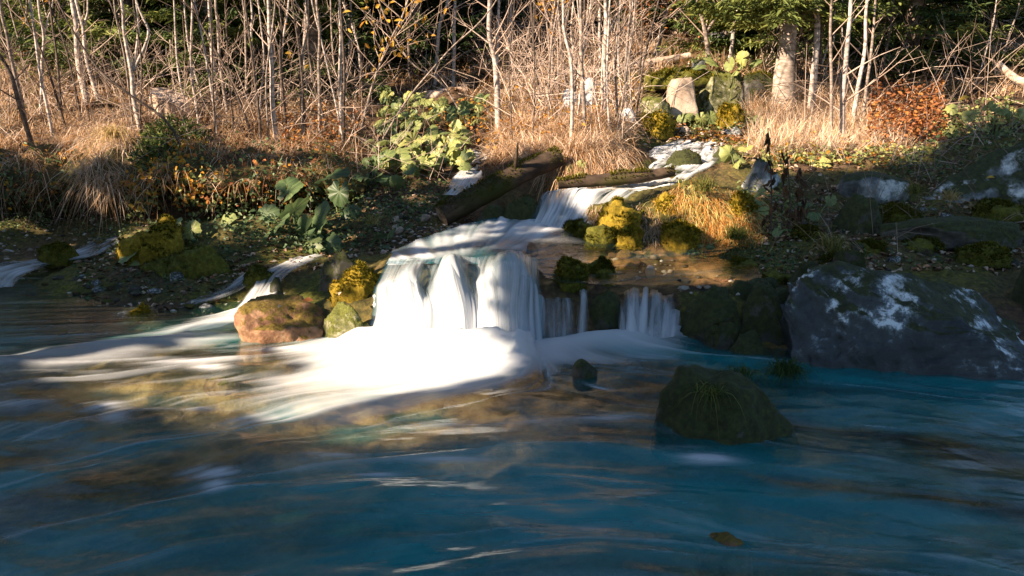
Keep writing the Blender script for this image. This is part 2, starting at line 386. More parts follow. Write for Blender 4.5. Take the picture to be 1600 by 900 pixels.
out = N(nd, 'ShaderNodeOutputMaterial'); p = N(nd, 'ShaderNodeBsdfPrincipled', Roughness=.9); p.inputs['Specular IOR Level'].default_value = .2
tc = N(nd, 'ShaderNodeTexCoord')
nA = N(nd, 'ShaderNodeTexNoise', Scale=1.6, Detail=8.0, Roughness=.7); nB = N(nd, 'ShaderNodeTexNoise', Scale=26.0, Detail=5.0, Roughness=.7); nC = N(nd, 'ShaderNodeTexVoronoi', Scale=14.0)
nD = N(nd, 'ShaderNodeTexNoise', Scale=3.4, Detail=5.0, Roughness=.6)
for n in (nA, nB, nC, nD): lk.new(tc.outputs['Object'], n.inputs['Vector'])
soil = ramp(nd, [(.3, (.018, .013, .009)), (.46, (.055, .036, .022)), (.6, (.14, .085, .045)), (.74, (.27, .17, .09))])
mixn = N(nd, 'ShaderNodeMath', operation='MULTIPLY_ADD'); mixn.inputs[1].default_value = .5
hb = N(nd, 'ShaderNodeMath', operation='MULTIPLY'); hb.inputs[1].default_value = .5
lk.new(nB.outputs['Fac'], hb.inputs[0]); lk.new(nA.outputs['Fac'], mixn.inputs[0]); lk.new(hb.outputs[0], mixn.inputs[2]); lk.new(mixn.outputs[0], soil.inputs[0])
mossr = ramp(nd, [(.3, (.02, .028, .006)), (.5, (.075, .085, .014)), (.7, (.20, .17, .02))]); lk.new(nB.outputs['Fac'], mossr.inputs[0])
bed = ramp(nd, [(.34, (.022, .022, .018)), (.46, (.12, .075, .035)), (.56, (.34, .19, .08)), (.70, (.50, .33, .17))]); lk.new(nD.outputs['Fac'], bed.inputs[0])
am = N(nd, 'ShaderNodeAttribute', attribute_name='moss'); aw = N(nd, 'ShaderNodeAttribute', attribute_name='wet')
m1 = N(nd, 'ShaderNodeMix', data_type='RGBA'); lk.new(am.outputs['Fac'], m1.inputs['Factor']); lk.new(soil.outputs[0], m1.inputs['A']); lk.new(mossr.outputs[0], m1.inputs['B'])
m2 = N(nd, 'ShaderNodeMix', data_type='RGBA'); lk.new(aw.outputs['Fac'], m2.inputs['Factor']); lk.new(m1.outputs['Result'], m2.inputs['A']); lk.new(bed.outputs[0], m2.inputs['B'])
bp = N(nd, 'ShaderNodeBump', Strength=.7, Distance=.02); lk.new(nB.outputs['Fac'], bp.inputs['Height'])
lk.new(m2.outputs['Result'], p.inputs['Base Color']); lk.new(bp.outputs[0], p.inputs['Normal']); lk.new(p.outputs[0], out.inputs[0])
M_SOIL = m
tag(mesh_obj('ground', np.stack([TX, TY, TZ], -1).reshape(-1, 3), grid_faces(*TX.shape), M_SOIL, attrs={'moss': mossa, 'wet': wet}), kind='structure')

# ================================================================== WATER
def mat_water(name, tint, body, body_amt, body_attr=False, *, rough=.09, foam_c=(.66, .70, .73), bump=.25, bscale=(3, 10, 1)):
    """clear water over its real bed: see-through tinted, mirror by fresnel; white water where attribute 'foam' says"""
    m, nt, nd, lk = new_mat(name)
    out = N(nd, 'ShaderNodeOutputMaterial')
    tr = N(nd, 'ShaderNodeBsdfTransparent'); tr.inputs['Color'].default_value = (*tint, 1)
    bd = N(nd, 'ShaderNodeBsdfDiffuse'); bd.inputs['Color'].default_value = (*body, 1)
    mb = N(nd, 'ShaderNodeMixShader'); mb.inputs[0].default_value = body_amt; lk.new(tr.outputs[0], mb.inputs[1]); lk.new(bd.outputs[0], mb.inputs[2])
    if body_attr: ba = N(nd, 'ShaderNodeAttribute', attribute_name='body'); lk.new(ba.outputs['Fac'], mb.inputs[0])
    gl = N(nd, 'ShaderNodeBsdfGlossy', Roughness=rough); ge = N(nd, 'ShaderNodeNewGeometry')
    tc = N(nd, 'ShaderNodeTexCoord'); mp = N(nd, 'ShaderNodeMapping'); mp.inputs['Scale'].default_value = bscale
    nz = N(nd, 'ShaderNodeTexNoise', Scale=1.0, Detail=5.0, Roughness=.6); lk.new(tc.outputs['Object'], mp.inputs[0]); lk.new(mp.outputs[0], nz.inputs['Vector'])
    bp = N(nd, 'ShaderNodeBump', Strength=bump, Distance=.05); lk.new(nz.outputs['Fac'], bp.inputs['Height'])
    lk.new(bp.outputs[0], gl.inputs['Normal'])
    dt = N(nd, 'ShaderNodeVectorMath', operation='DOT_PRODUCT'); lk.new(bp.outputs[0], dt.inputs[0]); lk.new(ge.outputs['Incoming'], dt.inputs[1])
    ab = N(nd, 'ShaderNodeMath', operation='ABSOLUTE'); lk.new(dt.outputs['Value'], ab.inputs[0])
    iv = N(nd, 'ShaderNodeMath', operation='SUBTRACT', use_clamp=True); iv.inputs[0].default_value = 1.0; lk.new(ab.outputs[0], iv.inputs[1])
    pw = N(nd, 'ShaderNodeMath', operation='POWER'); pw.inputs[1].default_value = 4.6; lk.new(iv.outputs[0], pw.inputs[0])
    fr = N(nd, 'ShaderNodeMath', operation='MULTIPLY_ADD', use_clamp=True); fr.inputs[1].default_value = .96; fr.inputs[2].default_value = .03; lk.new(pw.outputs[0], fr.inputs[0])
    ms = N(nd, 'ShaderNodeMixShader'); lk.new(fr.outputs[0], ms.inputs[0]); lk.new(mb.outputs[0], ms.inputs[1]); lk.new(gl.outputs[0], ms.inputs[2])
    fd = N(nd, 'ShaderNodeBsdfDiffuse'); fd.inputs['Color'].default_value = (*foam_c, 1)
    ft = N(nd, 'ShaderNodeBsdfTranslucent'); ft.inputs['Color'].default_value = (*foam_c, 1)
    # spray scatters light from all through its depth: its shading barely follows the fine relief of the surface
    nv_ = N(nd, 'ShaderNodeMix', data_type='VECTOR'); nv_.inputs['Factor'].default_value = .72; lk.new(ge.outputs['Normal'], nv_.inputs['A']); nv_.inputs['B'].default_value = (-.30, -.50, .80)
    nz_ = N(nd, 'ShaderNodeVectorMath', operation='NORMALIZE'); lk.new(nv_.outputs[1], nz_.inputs[0]); lk.new(nz_.outputs[0], fd.inputs['Normal'])
    fm = N(nd, 'ShaderNodeMixShader'); fm.inputs[0].default_value = .25; lk.new(fd.outputs[0], fm.inputs[1]); lk.new(ft.outputs[0], fm.inputs[2])
    at = N(nd, 'ShaderNodeAttribute', attribute_name='foam')
    mx = N(nd, 'ShaderNodeMixShader'); lk.new(at.outputs['Fac'], mx.inputs[0]); lk.new(ms.outputs[0], mx.inputs[1]); lk.new(fm.outputs[0], mx.inputs[2])
    lk.new(mx.outputs[0], out.inputs[0])
    return m
M_POOL = mat_water('stream_water', (.72, .84, .79), (.0, .245, .265), .24, True, rough=.14, bump=.16, bscale=(1.6, 6, 1))  # diffuse teal body colour imitates reflected sky
M_SHALLOW = mat_water('shallow_water', (.80, .82, .76), (.03, .08, .09), .10, rough=.12, bump=.25, bscale=(5, 9, 1))
M_TERRACE = mat_water('terrace_water', (.80, .82, .76), (.0, .13, .17), .10, True, rough=.12, bump=.2, bscale=(5, 9, 1))
M_FALL = mat_water('falling_water', (.80, .90, .92), (.0, .10, .14), .14, rough=.2, bump=.10, bscale=(30, 4, 4))
M_VEIL = mat_water('water_veil', (.97, .985, .99), (.0, .10, .14), .02, rough=.3, bump=.05, bscale=(30, 4, 4))

def lic(noise, vx, vy, steps=34, h=1.3):
    ny, nx = noise.shape; X, Y = np.meshgrid(np.arange(nx, dtype=float), np.arange(ny, dtype=float))
    n = np.hypot(vx, vy) + 1e-9; vx, vy = vx / n, vy / n
    acc = noise.copy(); cnt = 1
    for sg in (1, -1):
        x, y = X.copy(), Y.copy()
        for k in range(steps):
            a = bilin(vx, x, y); b = bilin(vy, x, y); x = x + sg * h * a; y = y + sg * h * b
            acc += bilin(noise, x, y); cnt += 1
    acc /= cnt; acc -= acc.mean(); return acc / (acc.std() + 1e-9)

# ---- the lower pool, one sheet at z = 0
PS = .0125
px_, py_ = np.meshgrid(np.arange(-5.6, 5.6, PS), np.arange(1.0, 7.0, PS))
cx, cy = -.25, 6.3
vx = (px_ - cx) - .75 * sstep(.5, -.1, px_) * sstep(5.1, 4.5, py_) + .45 * sstep(.2, .9, px_) * sstep(5.2, 4.6, py_); vy = (py_ - cy) * .42
cn1 = fbm(px_ * .9, py_ * 2.2, 1.0, 3); cn2 = fbm(px_ * .9 + 40, py_ * 2.2, 4.0, 3)
th1 = np.arctan2(vy, vx); th2 = np.arctan2(-.36 * (px_ - .2) + .5 * cn1 + .35 * cn2, np.ones(px_.shape))      # flow spreads from the falls, then runs across the pool
wb = sstep(4.7, 3.7, py_); c2 = np.cos(2 * th1) * (1 - wb) + np.cos(2 * th2) * wb; s2 = np.sin(2 * th1) * (1 - wb) + np.sin(2 * th2) * wb
th_ = .5 * np.arctan2(s2, c2); vx, vy = np.cos(th_), np.sin(th_)
wide = rng.normal(size=px_.shape)
def blur(a, k):
    for _ in range(2):
        c = np.cumsum(np.pad(a, ((k, k), (0, 0)), mode='edge'), 0); a = (c[2 * k:] - np.concatenate([np.zeros((1, a.shape[1])), c[:-2 * k - 1]], 0)[:a.shape[0]]) / (2 * k) if False else (c[2 * k:] - c[:-2 * k]) / (2 * k)
        c = np.cumsum(np.pad(a, ((0, 0), (k, k)), mode='edge'), 1); a = (c[:, 2 * k:] - c[:, :-2 * k]) / (2 * k)
    return a
fine = lic(blur(wide, 1), vx, vy, 40)
mid = lic(blur(rng.normal(size=px_.shape), 4), vx, vy, 60, 1.6)
coarse = lic(blur(rng.normal(size=px_.shape), 7), vx, vy, 70, 2.0)
coarse2 = lic(blur(rng.normal(size=px_.shape), 12), vx, vy, 40, 2.6)
big = fbm(px_ * 1.1 + .5 * py_, py_ * 2.6, 8.0, 3)
def pz(u, v, z=0.0): p = at_z(u, v, z); return p[0], p[1]
base_line = [pz(*q) for q in [(566, 548), (640, 552), (740, 552), (838, 546), (900, 540), (985, 528), (1062, 520)]]
bd_, ba_ = seg_dist(px_, py_, base_line)
side = np.interp(ba_, [0, .45, .6, 1], [.32, .30, .16, .12])
D = 1.7 * np.exp(-(bd_ / side) ** 2); Ds = 0.0 * D
for u, v, rx, ry, a in [(650, 575, .46, .24, .90), (580, 610, .50, .24, .46), (510, 640, .44, .20, .36), (740, 600, .46, .18, .42), (470, 590, .40, .10, .34), (640, 645, .5, .12, .26), (860, 575, .30, .14, .5), (965, 560, .36, .12, .55),
                        (1020, 540, .22, .10, .5), (938, 600, .07, .07, .75), (900, 560, .2, .1, .5), (700, 660, .6, .05, .2), (480, 545, .3, .06, .4),
                        (330, 740, .09, .045, .75), (338, 760, .05, .04, .6), (1105, 720, .10, .06, .55), (1500, 868, .14, .09, .5), (1465, 848, .12, .05, .35), (170, 640, .10, .05, .55), (120, 630, .16, .035, .4), (180, 655, .06, .05, .5), (395, 655, .14, .06, .5), (60, 640, .1, .04, .35), (0, 630, .15, .05, .4),
                        (512, 712, .10, .014, .35), (710, 715, .16, .02, .35), (585, 735, .10, .025, .35), (950, 655, .12, .03, .3), (280, 565, .3, .05, .25), (360, 590, .12, .05, .3), (330, 575, .1, .04, .45), (1060, 700, .1, .03, .25), (300, 640, .3, .02, .2), (930, 820, .08, .02, .2), (1010, 770, .05, .01, .25)]:
    x0, y0 = pz(u, v); g_ = a * np.exp(-((px_ - x0) / rx) ** 2 - ((py_ - y0) / ry) ** 2)
    if rx < .13 or ry < .07: Ds = Ds + 1.25 * g_
    else: D += g_
rif = [pz(*q) for q in [(470, 462), (425, 478), (380, 500), (330, 517), (270, 532), (190, 546), (110, 560), (20, 574), (-60, 580)]]
rd, ra = seg_dist(px_, py_, rif)
D += np.interp(ra, [0, .3, .7, 1], [.95, .80, .58, .34]) * np.exp(-(rd / np.interp(ra, [0, .3, 1], [.15, .25, .22])) ** 2)
Dc = np.clip(D - .12, 0, 1.8)
wv = sstep(.04, .45, D) * np.clip(1.9 - D, .15, 1)
foam = 1 - np.exp(-1.0 * np.clip(Dc - .04 + (.24 * coarse + .15 * mid + .09 * fine) * wv, 0, 2))
foam = foam + (1 - foam) * (.30 * sstep(.7, 2.8, fine + .6 * coarse) + .20 * sstep(1.0, 2.4, mid + .5 * coarse2)) * sstep(6.0, 5.0, py_)
foam = np.clip(foam + np.clip(1.5 * Ds * (.6 + .40 * fine + .35 * mid), 0, .85) * (1 - foam), 0, .975)
body = np.clip(.44 - .06 * sstep(-.5, 1.5, px_) + .27 * coarse2 + .15 * coarse + .05 * mid, .02, .85) * (1 - .97 * np.clip(1.5 * np.exp(-((px_ + 2.0) / 1.3) ** 2 - ((py_ - 4.3) / .75) ** 2), 0, 1)) * (1 - .92 * sstep(5.0, 5.5, py_) * sstep(-1.2, -1.8, px_)) * (1 - .8 * np.exp(-((px_ - .45) / .5) ** 2 - ((py_ - 3.75) / .28) ** 2))  # teal streaks imitate patches of reflected sky, thinned where sunlit
pzv = .0028 * mid + .0012 * fine + (.026 * big + .010 * perlin(px_ * 1.6 + py_, py_ * 3.6, 3.0)) * sstep(5.4, 4.4, py_) + .07 * np.exp(-(bd_ / .16) ** 2) * (ba_ < .5) + .045 * np.exp(-(bd_ / .14) ** 2) + .012 * np.clip(D, 0, 1.5) + foam * (.012 * coarse + .006 * mid)
pzv += .03 * np.exp(-(rd / .2) ** 2) * (1 + .5 * mid)
LICPOOL = (px_, py_, pzv)
water = mesh_obj('stream_water', np.stack([px_, py_, pzv], -1).reshape(-1, 3), grid_faces(*px_.shape), M_POOL, attrs={'foam': foam, 'body': np.clip(body + .22 * np.exp(-((px_ + .6) / 1.3) ** 2 - ((py_ - 3.6) / .4) ** 2), 0, .9)})
tag(water, 'wide dark blue stream pool in the foreground with white foam below the falls', kind='structure')

# ---- generic ribbons of running water
def ribbon(name, rows, foam_rows, nt, ns, seed=0, mat=None, stretch=(9, 1.6), amp=.02, contrast=.5, edge=.12, layers=1, label=None, lift=.018, bulge=0.0, gaps=None):
    rows = [np.asarray(r, float) for r in rows]
    k = max(len(r) for r in rows)
    R = np.stack([catmull(r, ns) if len(r) > 2 else catmull(r, ns) for r in rows])
    G = catmull(R, nt)
    f = np.interp(np.linspace(0, 1, nt), np.linspace(0, 1, len(foam_rows)), foam_rows)
    width = np.linalg.norm(G[:, -1] - G[:, 0], axis=1).mean()
    arc = np.concatenate([[0], np.cumsum(np.linalg.norm(np.diff(G.mean(1), axis=0), axis=1))])
    sx = np.linspace(0, 1, ns)[None] * width; tx = arc[:, None]
    Tt = np.gradient(G, axis=0); Ts = np.gradient(G, axis=1); NN = unit(np.cross(Ts, Tt)); NN *= np.sign(NN[..., 2:3] + 1e-6) 
    NN = np.where((np.abs(NN[..., 2:3]) < .15), np.where(NN[..., 1:2] > 0, -NN, NN), NN)
    Vs, Fs, A = [], [], []
    for L in range(layers):
        sd = seed * 13.7 + L * 5.3
        n1 = fbm(sx * stretch[0], tx * stretch[1], sd, 3); n2 = fbm(sx * stretch[0] * 4, tx * stretch[1] * 1.3, sd + 2, 2); n3 = fbm(sx * stretch[0] * .4, tx * stretch[1] * 1.2, sd + 4, 2)
        e = np.minimum(np.linspace(0, 1, ns), 1 - np.linspace(0, 1, ns))[None] + edge * .6 * n1
        ed = sstep(0, edge, e)
        fo = np.clip(f[:, None] * (1 + .0 * n1) + contrast * (n1 * .7 + n2 * .45 + n3 * .5), 0, 1) * ed * (f[:, None] > .01)
        if gaps is not None: fo = fo * gaps(np.linspace(0, 1, ns)[None], np.linspace(0, 1, nt)[:, None])
        P = G + NN * (amp * n1 + amp * .35 * n2 + lift * L + .004)[..., None]
        Vs.append(P.reshape(-1, 3)); Fs.append(grid_faces(nt, ns) + L * nt * ns); A.append(np.clip(fo, 0, .96).ravel())
    o = mesh_obj(name, np.concatenate(Vs), np.concatenate(Fs), mat or M_FALL, attrs={'foam': np.concatenate(A)})
    return tag(o, label, kind='structure')
def rowy(pts): return [at_y(u, v, Y) for u, v, Y in pts]

# ---- the terrace above: flow to the main lip, and the brown pool on the right
US = .0125
ux, uy = np.meshgrid(np.arange(-1.35, 2.35, US), np.arange(5.0, 7.4, US))
wc = []
for u, v, z in [(600, 425, .385), (660, 425, .385), (720, 420, .39), (790, 420, .385), (840, 425, .36), (700, 385, .385), (640, 392, .39), (790, 375, .395), (760, 400, .38), (850, 352, .42), (880, 360, .41), (900, 370, .36), (850, 400, .345), (880, 440, .315), (950, 395, .315), (1050, 420, .31), (1150, 440, .31), (1200, 455, .31), (980, 460, .30), (1060, 465, .30), (900, 460, .305), (820, 345, .43)]:
    p3 = at_z(u, v, z); wc.append(p3)
wc = np.array(wc); uz = rbf_eval(wc, rbf_fit(wc, 5e-3), ux, uy)
uu_, vv_ = to_px(np.stack([ux, uy, uz], -1))
lipy = np.interp(ux, [at_y(u, 430, 5.4)[0] for u in (600, 650, 715, 745, 790, 838, 850, 905, 960, 1062, 1100)], [5.50, 5.52, 5.50, 5.52, 5.52, 5.54, 5.32, 5.30, 5.28, 5.26, 5.1])
tx_, ty_ = at_z(715, 700, .39)[:2]
sink = np.array([-.38, 5.2])
vx = sink[0] - ux; vy = (sink[1] - uy); nrm = np.hypot(vx, vy); vx /= nrm; vy /= nrm
rgt = sstep(.15, .7, ux); vx = vx * (1 - rgt) + rgt * (-.75 + .0 * ux); vy = vy * (1 - rgt) - rgt * .28
vx = vx + .25 * fbm(ux * 2, uy * 2, 3, 2); vy = vy + .2 * fbm(ux * 2 + 9, uy * 2, 6, 2)
f2 = lic(blur(rng.normal(size=ux.shape), 1), vx, vy, 26); f3 = lic(blur(rng.normal(size=ux.shape), 3), vx, vy, 34, 1.5)
fl = [tuple(at_z(u, v, .39)[:2]) for u, v in [(875, 350), (830, 358), (780, 368), (720, 378), (670, 392), (630, 405)]]
fd_, fa_ = seg_dist(ux, uy, fl)
Du = 1.0 * np.exp(-(fd_ / .26) ** 2)
for u, v, rx, ry, a in [(830, 372, .35, .12, .5), (760, 362, .3, .15, .5), (860, 348, .3, .15, .7), (700, 378, .3, .14, .4), (625, 405, .1, .14, .7), (810, 385, .22, .10, .55), (800, 410, .12, .12, .45), (950, 438, .3, .04, .22), (960, 360, .1, .03, .3), (990, 445, .10, .03, .4), (870, 395, .12, .05, .3), (1010, 432, .12, .02, .3)]:
    x0, y0 = at_z(u, v, .38)[:2]; Du += a * np.exp(-((ux - x0) / rx) ** 2 - ((uy - y0) / ry) ** 2)
for u, v, rx, ry, a in [(720, 412, .22, .12, .55), (690, 408, .16, .10, .45), (760, 404, .15, .08, .25)]:
    x0, y0 = at_z(u, v, .38)[:2]; Du -= a * np.exp(-((ux - x0) / rx) ** 2 - ((uy - y0) / ry) ** 2)
f4 = lic(blur(rng.normal(size=ux.shape), 6), vx, vy, 46, 1.8)
foamu = np.clip(1 - np.exp(-1.2 * np.clip(Du - .12, 0, 1.5) * np.exp(.6 * f4 + .45 * f3 + .35 * f2)), 0, .95)
bodyu = np.clip(.06 + .62 * sstep(.35, -.1, ux) + .08 * f4, 0, .8)
uzz = uz + .006 * f3 * np.clip(Du, .15, 1) + .0025 * f2
keep = (uy > lipy) & (uzz > ground(ux, uy) - .015) & (uu_ > np.interp(vv_, [335, 350, 372, 392, 440], [790, 725, 655, 612, 590])) & (ux < 1.62 + .1 * np.sin(uy * 9)) & ~((uy < 5.42) & (ux > 1.08))
F = grid_faces(*ux.shape); kf = keep.ravel()[F].all(1)
o = mesh_obj('terrace_water', np.stack([ux, uy, uzz], -1).reshape(-1, 3), F[kf], M_TERRACE, attrs={'foam': foamu, 'body': bodyu}); tag(o, 'shallow clear water on the terrace above the falls', kind='structure')

# ---- the main fall: from the lip, over humps, down to the pool
lip_px = [(592, 444, 5.34), (616, 436, 5.34), (642, 425, 5.34), (668, 455, 5.31), (702, 403, 5.33), (736, 447, 5.32), (762, 422, 5.34), (798, 398, 5.37), (818, 418, 5.36), (838, 440, 5.38)]
back = [tuple(q) for q in [(606, 409, 5.62), (628, 408, 5.62), (654, 408, 5.62), (682, 408, 5.62), (710, 402, 5.64), (738, 407, 5.64), (766, 404, 5.64), (796, 396, 5.66), (818, 400, 5.66), (838, 410, 5.66)]]
r1 = [(586, 458, 5.25), (612, 449, 5.23), (642, 446, 5.22), (668, 461, 5.24), (704, 428, 5.19), (738, 450, 5.24), (764, 438, 5.22), (802, 424, 5.22), (824, 438, 5.25), (841, 460, 5.31)]
r2 = [(584, 490, 5.18), (614, 490, 5.12), (648, 490, 5.11), (682, 490, 5.12), (717, 488, 5.08), (748, 490, 5.12), (772, 488, 5.1), (797, 486, 5.1), (822, 490, 5.12), (845, 496, 5.2)]
r3 = [(562, 552, 4.98), (604, 556, 4.92), (644, 558, 4.90), (680, 558, 4.90), (718, 560, 4.88), (750, 560, 4.90), (776, 560, 4.90), (802, 558, 4.91), (826, 556, 4.93), (850, 550, 5.0)]
def gap_main(s_, t_):
    g = np.ones(np.broadcast(s_, t_).shape)
    for c, w, a, t0, t1 in [(.335, .055, .95, .10, .55), (.535, .05, .95, .10, .60), (.60, .02, .4, .2, .8), (.44, .012, .3, .3, .9), (.71, .012, .35, .3, .9), (.25, .012, .3, .3, .8), (.90, .03, .5, .2, .7), (.97, .03, .6, .3, 1.1), (.16, .015, .3, .1, .5)]:
        g = g * (1 - a * np.exp(-((s_ - c) / w) ** 2) * sstep(t0 - .1, t0 + .1, t_) * sstep(t1 + .15, t1 - .1, t_))
    return g
ribbon('waterfall', [rowy(back), rowy(lip_px), rowy(r1), rowy(r2), rowy(r3)], [.04, .24, .60, .72, .95], 120, 320, 1, stretch=(11, .5), amp=.012, contrast=.36, edge=.07, layers=2, label='broad white main waterfall dropping into the pool', gaps=gap_main)
lipA, r1A, r2A, r3A, bkA = [np.array(q, float) for q in (lip_px, r1, r2, r3, back)]
def across(A, s_): return np.array([np.interp(s_, np.linspace(0, 1, len(A)), A[:, k]) for k in range(3)])
srnd = np.random.default_rng(12)
for k, (sc_, wd_) in enumerate([(.05, .07), (.12, .09), (.20, .10), (.255, .05), (.42, .06), (.45, .07), (.61, .05), (.67, .08), (.74, .09), (.80, .07), (.86, .06), (.93, .05), (.98, .05)]):
    rws = []
    for A, pull, fan in ((bkA, .0, .7), (lipA, .012, .8), (r1A, .035, 1.0), (r2A, .055, 1.25), (r3A, .05, 1.6)):
        row = []
        for q in (-.5, 0, .5):
            a_ = across(A, np.clip(sc_ + q * wd_ * fan, 0, 1)); row.append((a_[0], a_[1] - (0 if q else 2), a_[2] - pull - (.012 if q == 0 else 0)))
        rws.append(rowy(row))
    ribbon('waterfall', rws, [.0, srnd.uniform(.15, .35), srnd.uniform(.4, .6), .55, .6], 70, 40, 60 + k, stretch=(34, .7), amp=.005, contrast=.35, edge=.45, layers=1, mat=M_VEIL, label='silky strand of the main waterfall')
def strand(c, wtop, wbot, vtop, vbot, Yt, seed, fo=(.1, .5, .75, .85), label=None, dx=0):
    rows = [rowy([(c - wtop / 2, vtop - 10, Yt + .14), (c, vtop - 12, Yt + .14), (c + wtop / 2, vtop - 10, Yt + .14)]), rowy([(c - wtop / 2, vtop, Yt), (c, vtop - 2, Yt - .02), (c + wtop / 2, vtop, Yt)]),
            rowy([(c + dx * .4 - (wtop + wbot) / 4, (vtop + vbot) / 2 - 8, Yt - .1), (c + dx * .4, (vtop + vbot) / 2 - 8, Yt - .13), (c + dx * .4 + (wtop + wbot) / 4, (vtop + vbot) / 2 - 8, Yt - .1)]),
            rowy([(c + dx - wbot / 2, vbot, Yt - .2), (c + dx, vbot + 3, Yt - .23), (c + dx + wbot / 2, vbot, Yt - .2)])]
    ribbon('waterfall', rows, list(fo), 50, max(14, int(wbot * 1.4)), seed, stretch=(16, 1.5), amp=.010, contrast=.55, edge=.36, layers=1, mat=M_VEIL, label=label)
strand(842, 16, 28, 470, 550, 5.32, 31, (.2, .7, .85, .9), 'thin white strand at the right edge of the main fall', -4)
strand(870, 52, 62, 474, 545, 5.30, 32, (.05, .12, .26, .5), 'faint veil of water over dark rock beside the main fall')
strand(911, 12, 24, 464, 538, 5.28, 33, (.3, .65, .75, .8), 'single narrow blue strand between two dark rocks', -4)
srn2 = np.random.default_rng(5)
for k, u in enumerate([970, 978, 987, 995, 1003, 1011, 1019, 1026, 1033, 1041, 1048, 1056]):
    vt_ = np.interp(u, [965, 985, 1008, 1030, 1060], [476, 466, 462, 472, 488]) + srn2.uniform(-5, 6); f_ = srn2.uniform(.15, 1.1) * (.6 if k in (0, 3, 8) else 1)
    strand(u + srn2.uniform(-4, 4), srn2.uniform(6, 18), srn2.uniform(10, 34), vt_, 528 - .05 * (u - 970) + srn2.uniform(-2, 3), 5.27 + srn2.uniform(-.015, .015), 34 + k, (.08 * f_, .42 * f_, .62 * f_, .85 * f_), 'thin blue strand of the small right hand fall', -6 if u > 1000 else 2)
strand(1014, 76, 92, 470, 530, 5.30, 58, (.05, .14, .24, .5), 'faint veil behind the strands of the small right hand fall', -2)

# ---- second cascade and the stream it comes from
ribbon('waterfall', [rowy([(862, 300, 7.32), (900, 296, 7.36), (945, 297, 7.4), (1000, 300, 7.4)]), rowy([(846, 305, 7.2), (884, 299, 7.22), (930, 303, 7.24), (985, 312, 7.2)]), rowy([(838, 325, 7.05), (872, 328, 7.02), (910, 330, 7.02), (948, 334, 7.0)]), rowy([(826, 349, 6.92), (858, 356, 6.82), (890, 360, 6.78), (916, 358, 6.8)])],
       [.30, .44, .58, .70], 70, 160, 5, stretch=(13, 1.2), amp=.02, contrast=.7, edge=.10, layers=1, label='fan shaped second cascade beside the fallen log')
ribbon('stream_water', [rowy([(1135, 222, 9.7), (1060, 218, 9.8)]), rowy([(1128, 240, 9.1), (1020, 232, 9.3)]), rowy([(1116, 258, 8.5), (1000, 250, 8.7)]), rowy([(1090, 272, 8.05), (975, 268, 8.15)]), rowy([(1062, 288, 7.62), (950, 287, 7.7)]), rowy([(1010, 300, 7.38), (880, 298, 7.36)])],
       [.50, .60, .54, .48, .50, .32], 140, 90, 6, mat=M_SHALLOW, stretch=(13, 3.2), amp=.022, contrast=.8, edge=.10, label='white upper stream flowing past the round dark stone')
ribbon('stream_water', [rowy([(725, 226, 10.0), (757, 226, 10.0)]), rowy([(722, 240, 9.5), (764, 242, 9.4)]), rowy([(722, 258, 9.1), (766, 262, 9.0)]), rowy([(712, 272, 8.8), (756, 276, 8.75)]), rowy([(702, 288, 8.45), (742, 290, 8.45)]), rowy([(690, 304, 8.15), (722, 308, 8.1)])],
       [.2, .5, .62, .6, .6, .4], 90, 50, 7, mat=M_SHALLOW, stretch=(14, 3), amp=.014, contrast=.6, edge=.12, label='small stepped cascade behind the mossy log')
# left hand chutes down to the riffle
ribbon('stream_water', [rowy([(515, 398, 6.75), (470, 398, 6.85)]), rowy([(490, 408, 6.5), (436, 408, 6.6)]), rowy([(455, 426, 6.2), (404, 430, 6.25)]), rowy([(440, 442, 5.98), (392, 452, 6.0)]), rowy([(430, 462, 5.75), (376, 474, 5.8)]), rowy([(400, 488, 5.55), (345, 496, 5.62)]), rowy([(350, 512, 5.3), (290, 520, 5.32)])],
       [.25, .5, .35, .55, .75, .7, .5], 120, 60, 8, mat=M_SHALLOW, stretch=(12, 2.4), amp=.012, contrast=.55, edge=.14, label='blue chute of water between mossy stones on the left')
ribbon('stream_water', [rowy([(385, 425, 6.32), (405, 436, 6.2)]), rowy([(340, 452, 6.1), (360, 462, 6.0)]), rowy([(290, 468, 5.95), (310, 476, 5.86)]), rowy([(255, 476, 5.9), (270, 486, 5.78)])], [.5, .3, .35, .3], 70, 20, 9, mat=M_SHALLOW, stretch=(18, 3), amp=.006, contrast=.5, edge=.2, label='thin side trickle on the left')
ribbon('stream_water', [rowy([(215, 372, 7.5), (150, 372, 7.6)]), rowy([(180, 384, 7.2), (130, 385, 7.3)]), rowy([(150, 400, 6.95), (80, 402, 7.0)]), rowy([(90, 412, 6.85), (0, 412, 6.9)]), rowy([(40, 430, 6.55), (-60, 425, 6.7)]), rowy([(20, 450, 6.3), (-90, 445, 6.4)])],
       [.05, .3, .42, .32, .45, .2], 110, 60, 10, mat=M_SHALLOW, stretch=(9, 3), amp=.012, contrast=.6, edge=.12, label='shallow stream under the left bank with small white steps')
ribbon('waterfall', [rowy([(1138, 6, 18.5), (1170, 6, 18.5)]), rowy([(1120, 36, 17), (1160, 34, 17)]), rowy([(1100, 62, 15.8), (1140, 58, 15.8)]), rowy([(1086, 84, 15), (1118, 82, 15)])], [.4, .55, .6, .6], 60, 30, 11, stretch=(5, .8), amp=.05, contrast=.6, edge=.15, label='blue shaded waterfall far up the slope')
ribbon('waterfall', [rowy([(1168, 40, 16.5), (1190, 42, 16.5)]), rowy([(1152, 62, 15.8), (1184, 60, 15.8)]), rowy([(1146, 84, 15), (1172, 84, 15)])], [.4, .6, .5], 40, 20, 12, stretch=(5, .8), amp=.05, contrast=.6, edge=.15, label='narrow right arm of the far shaded waterfall')
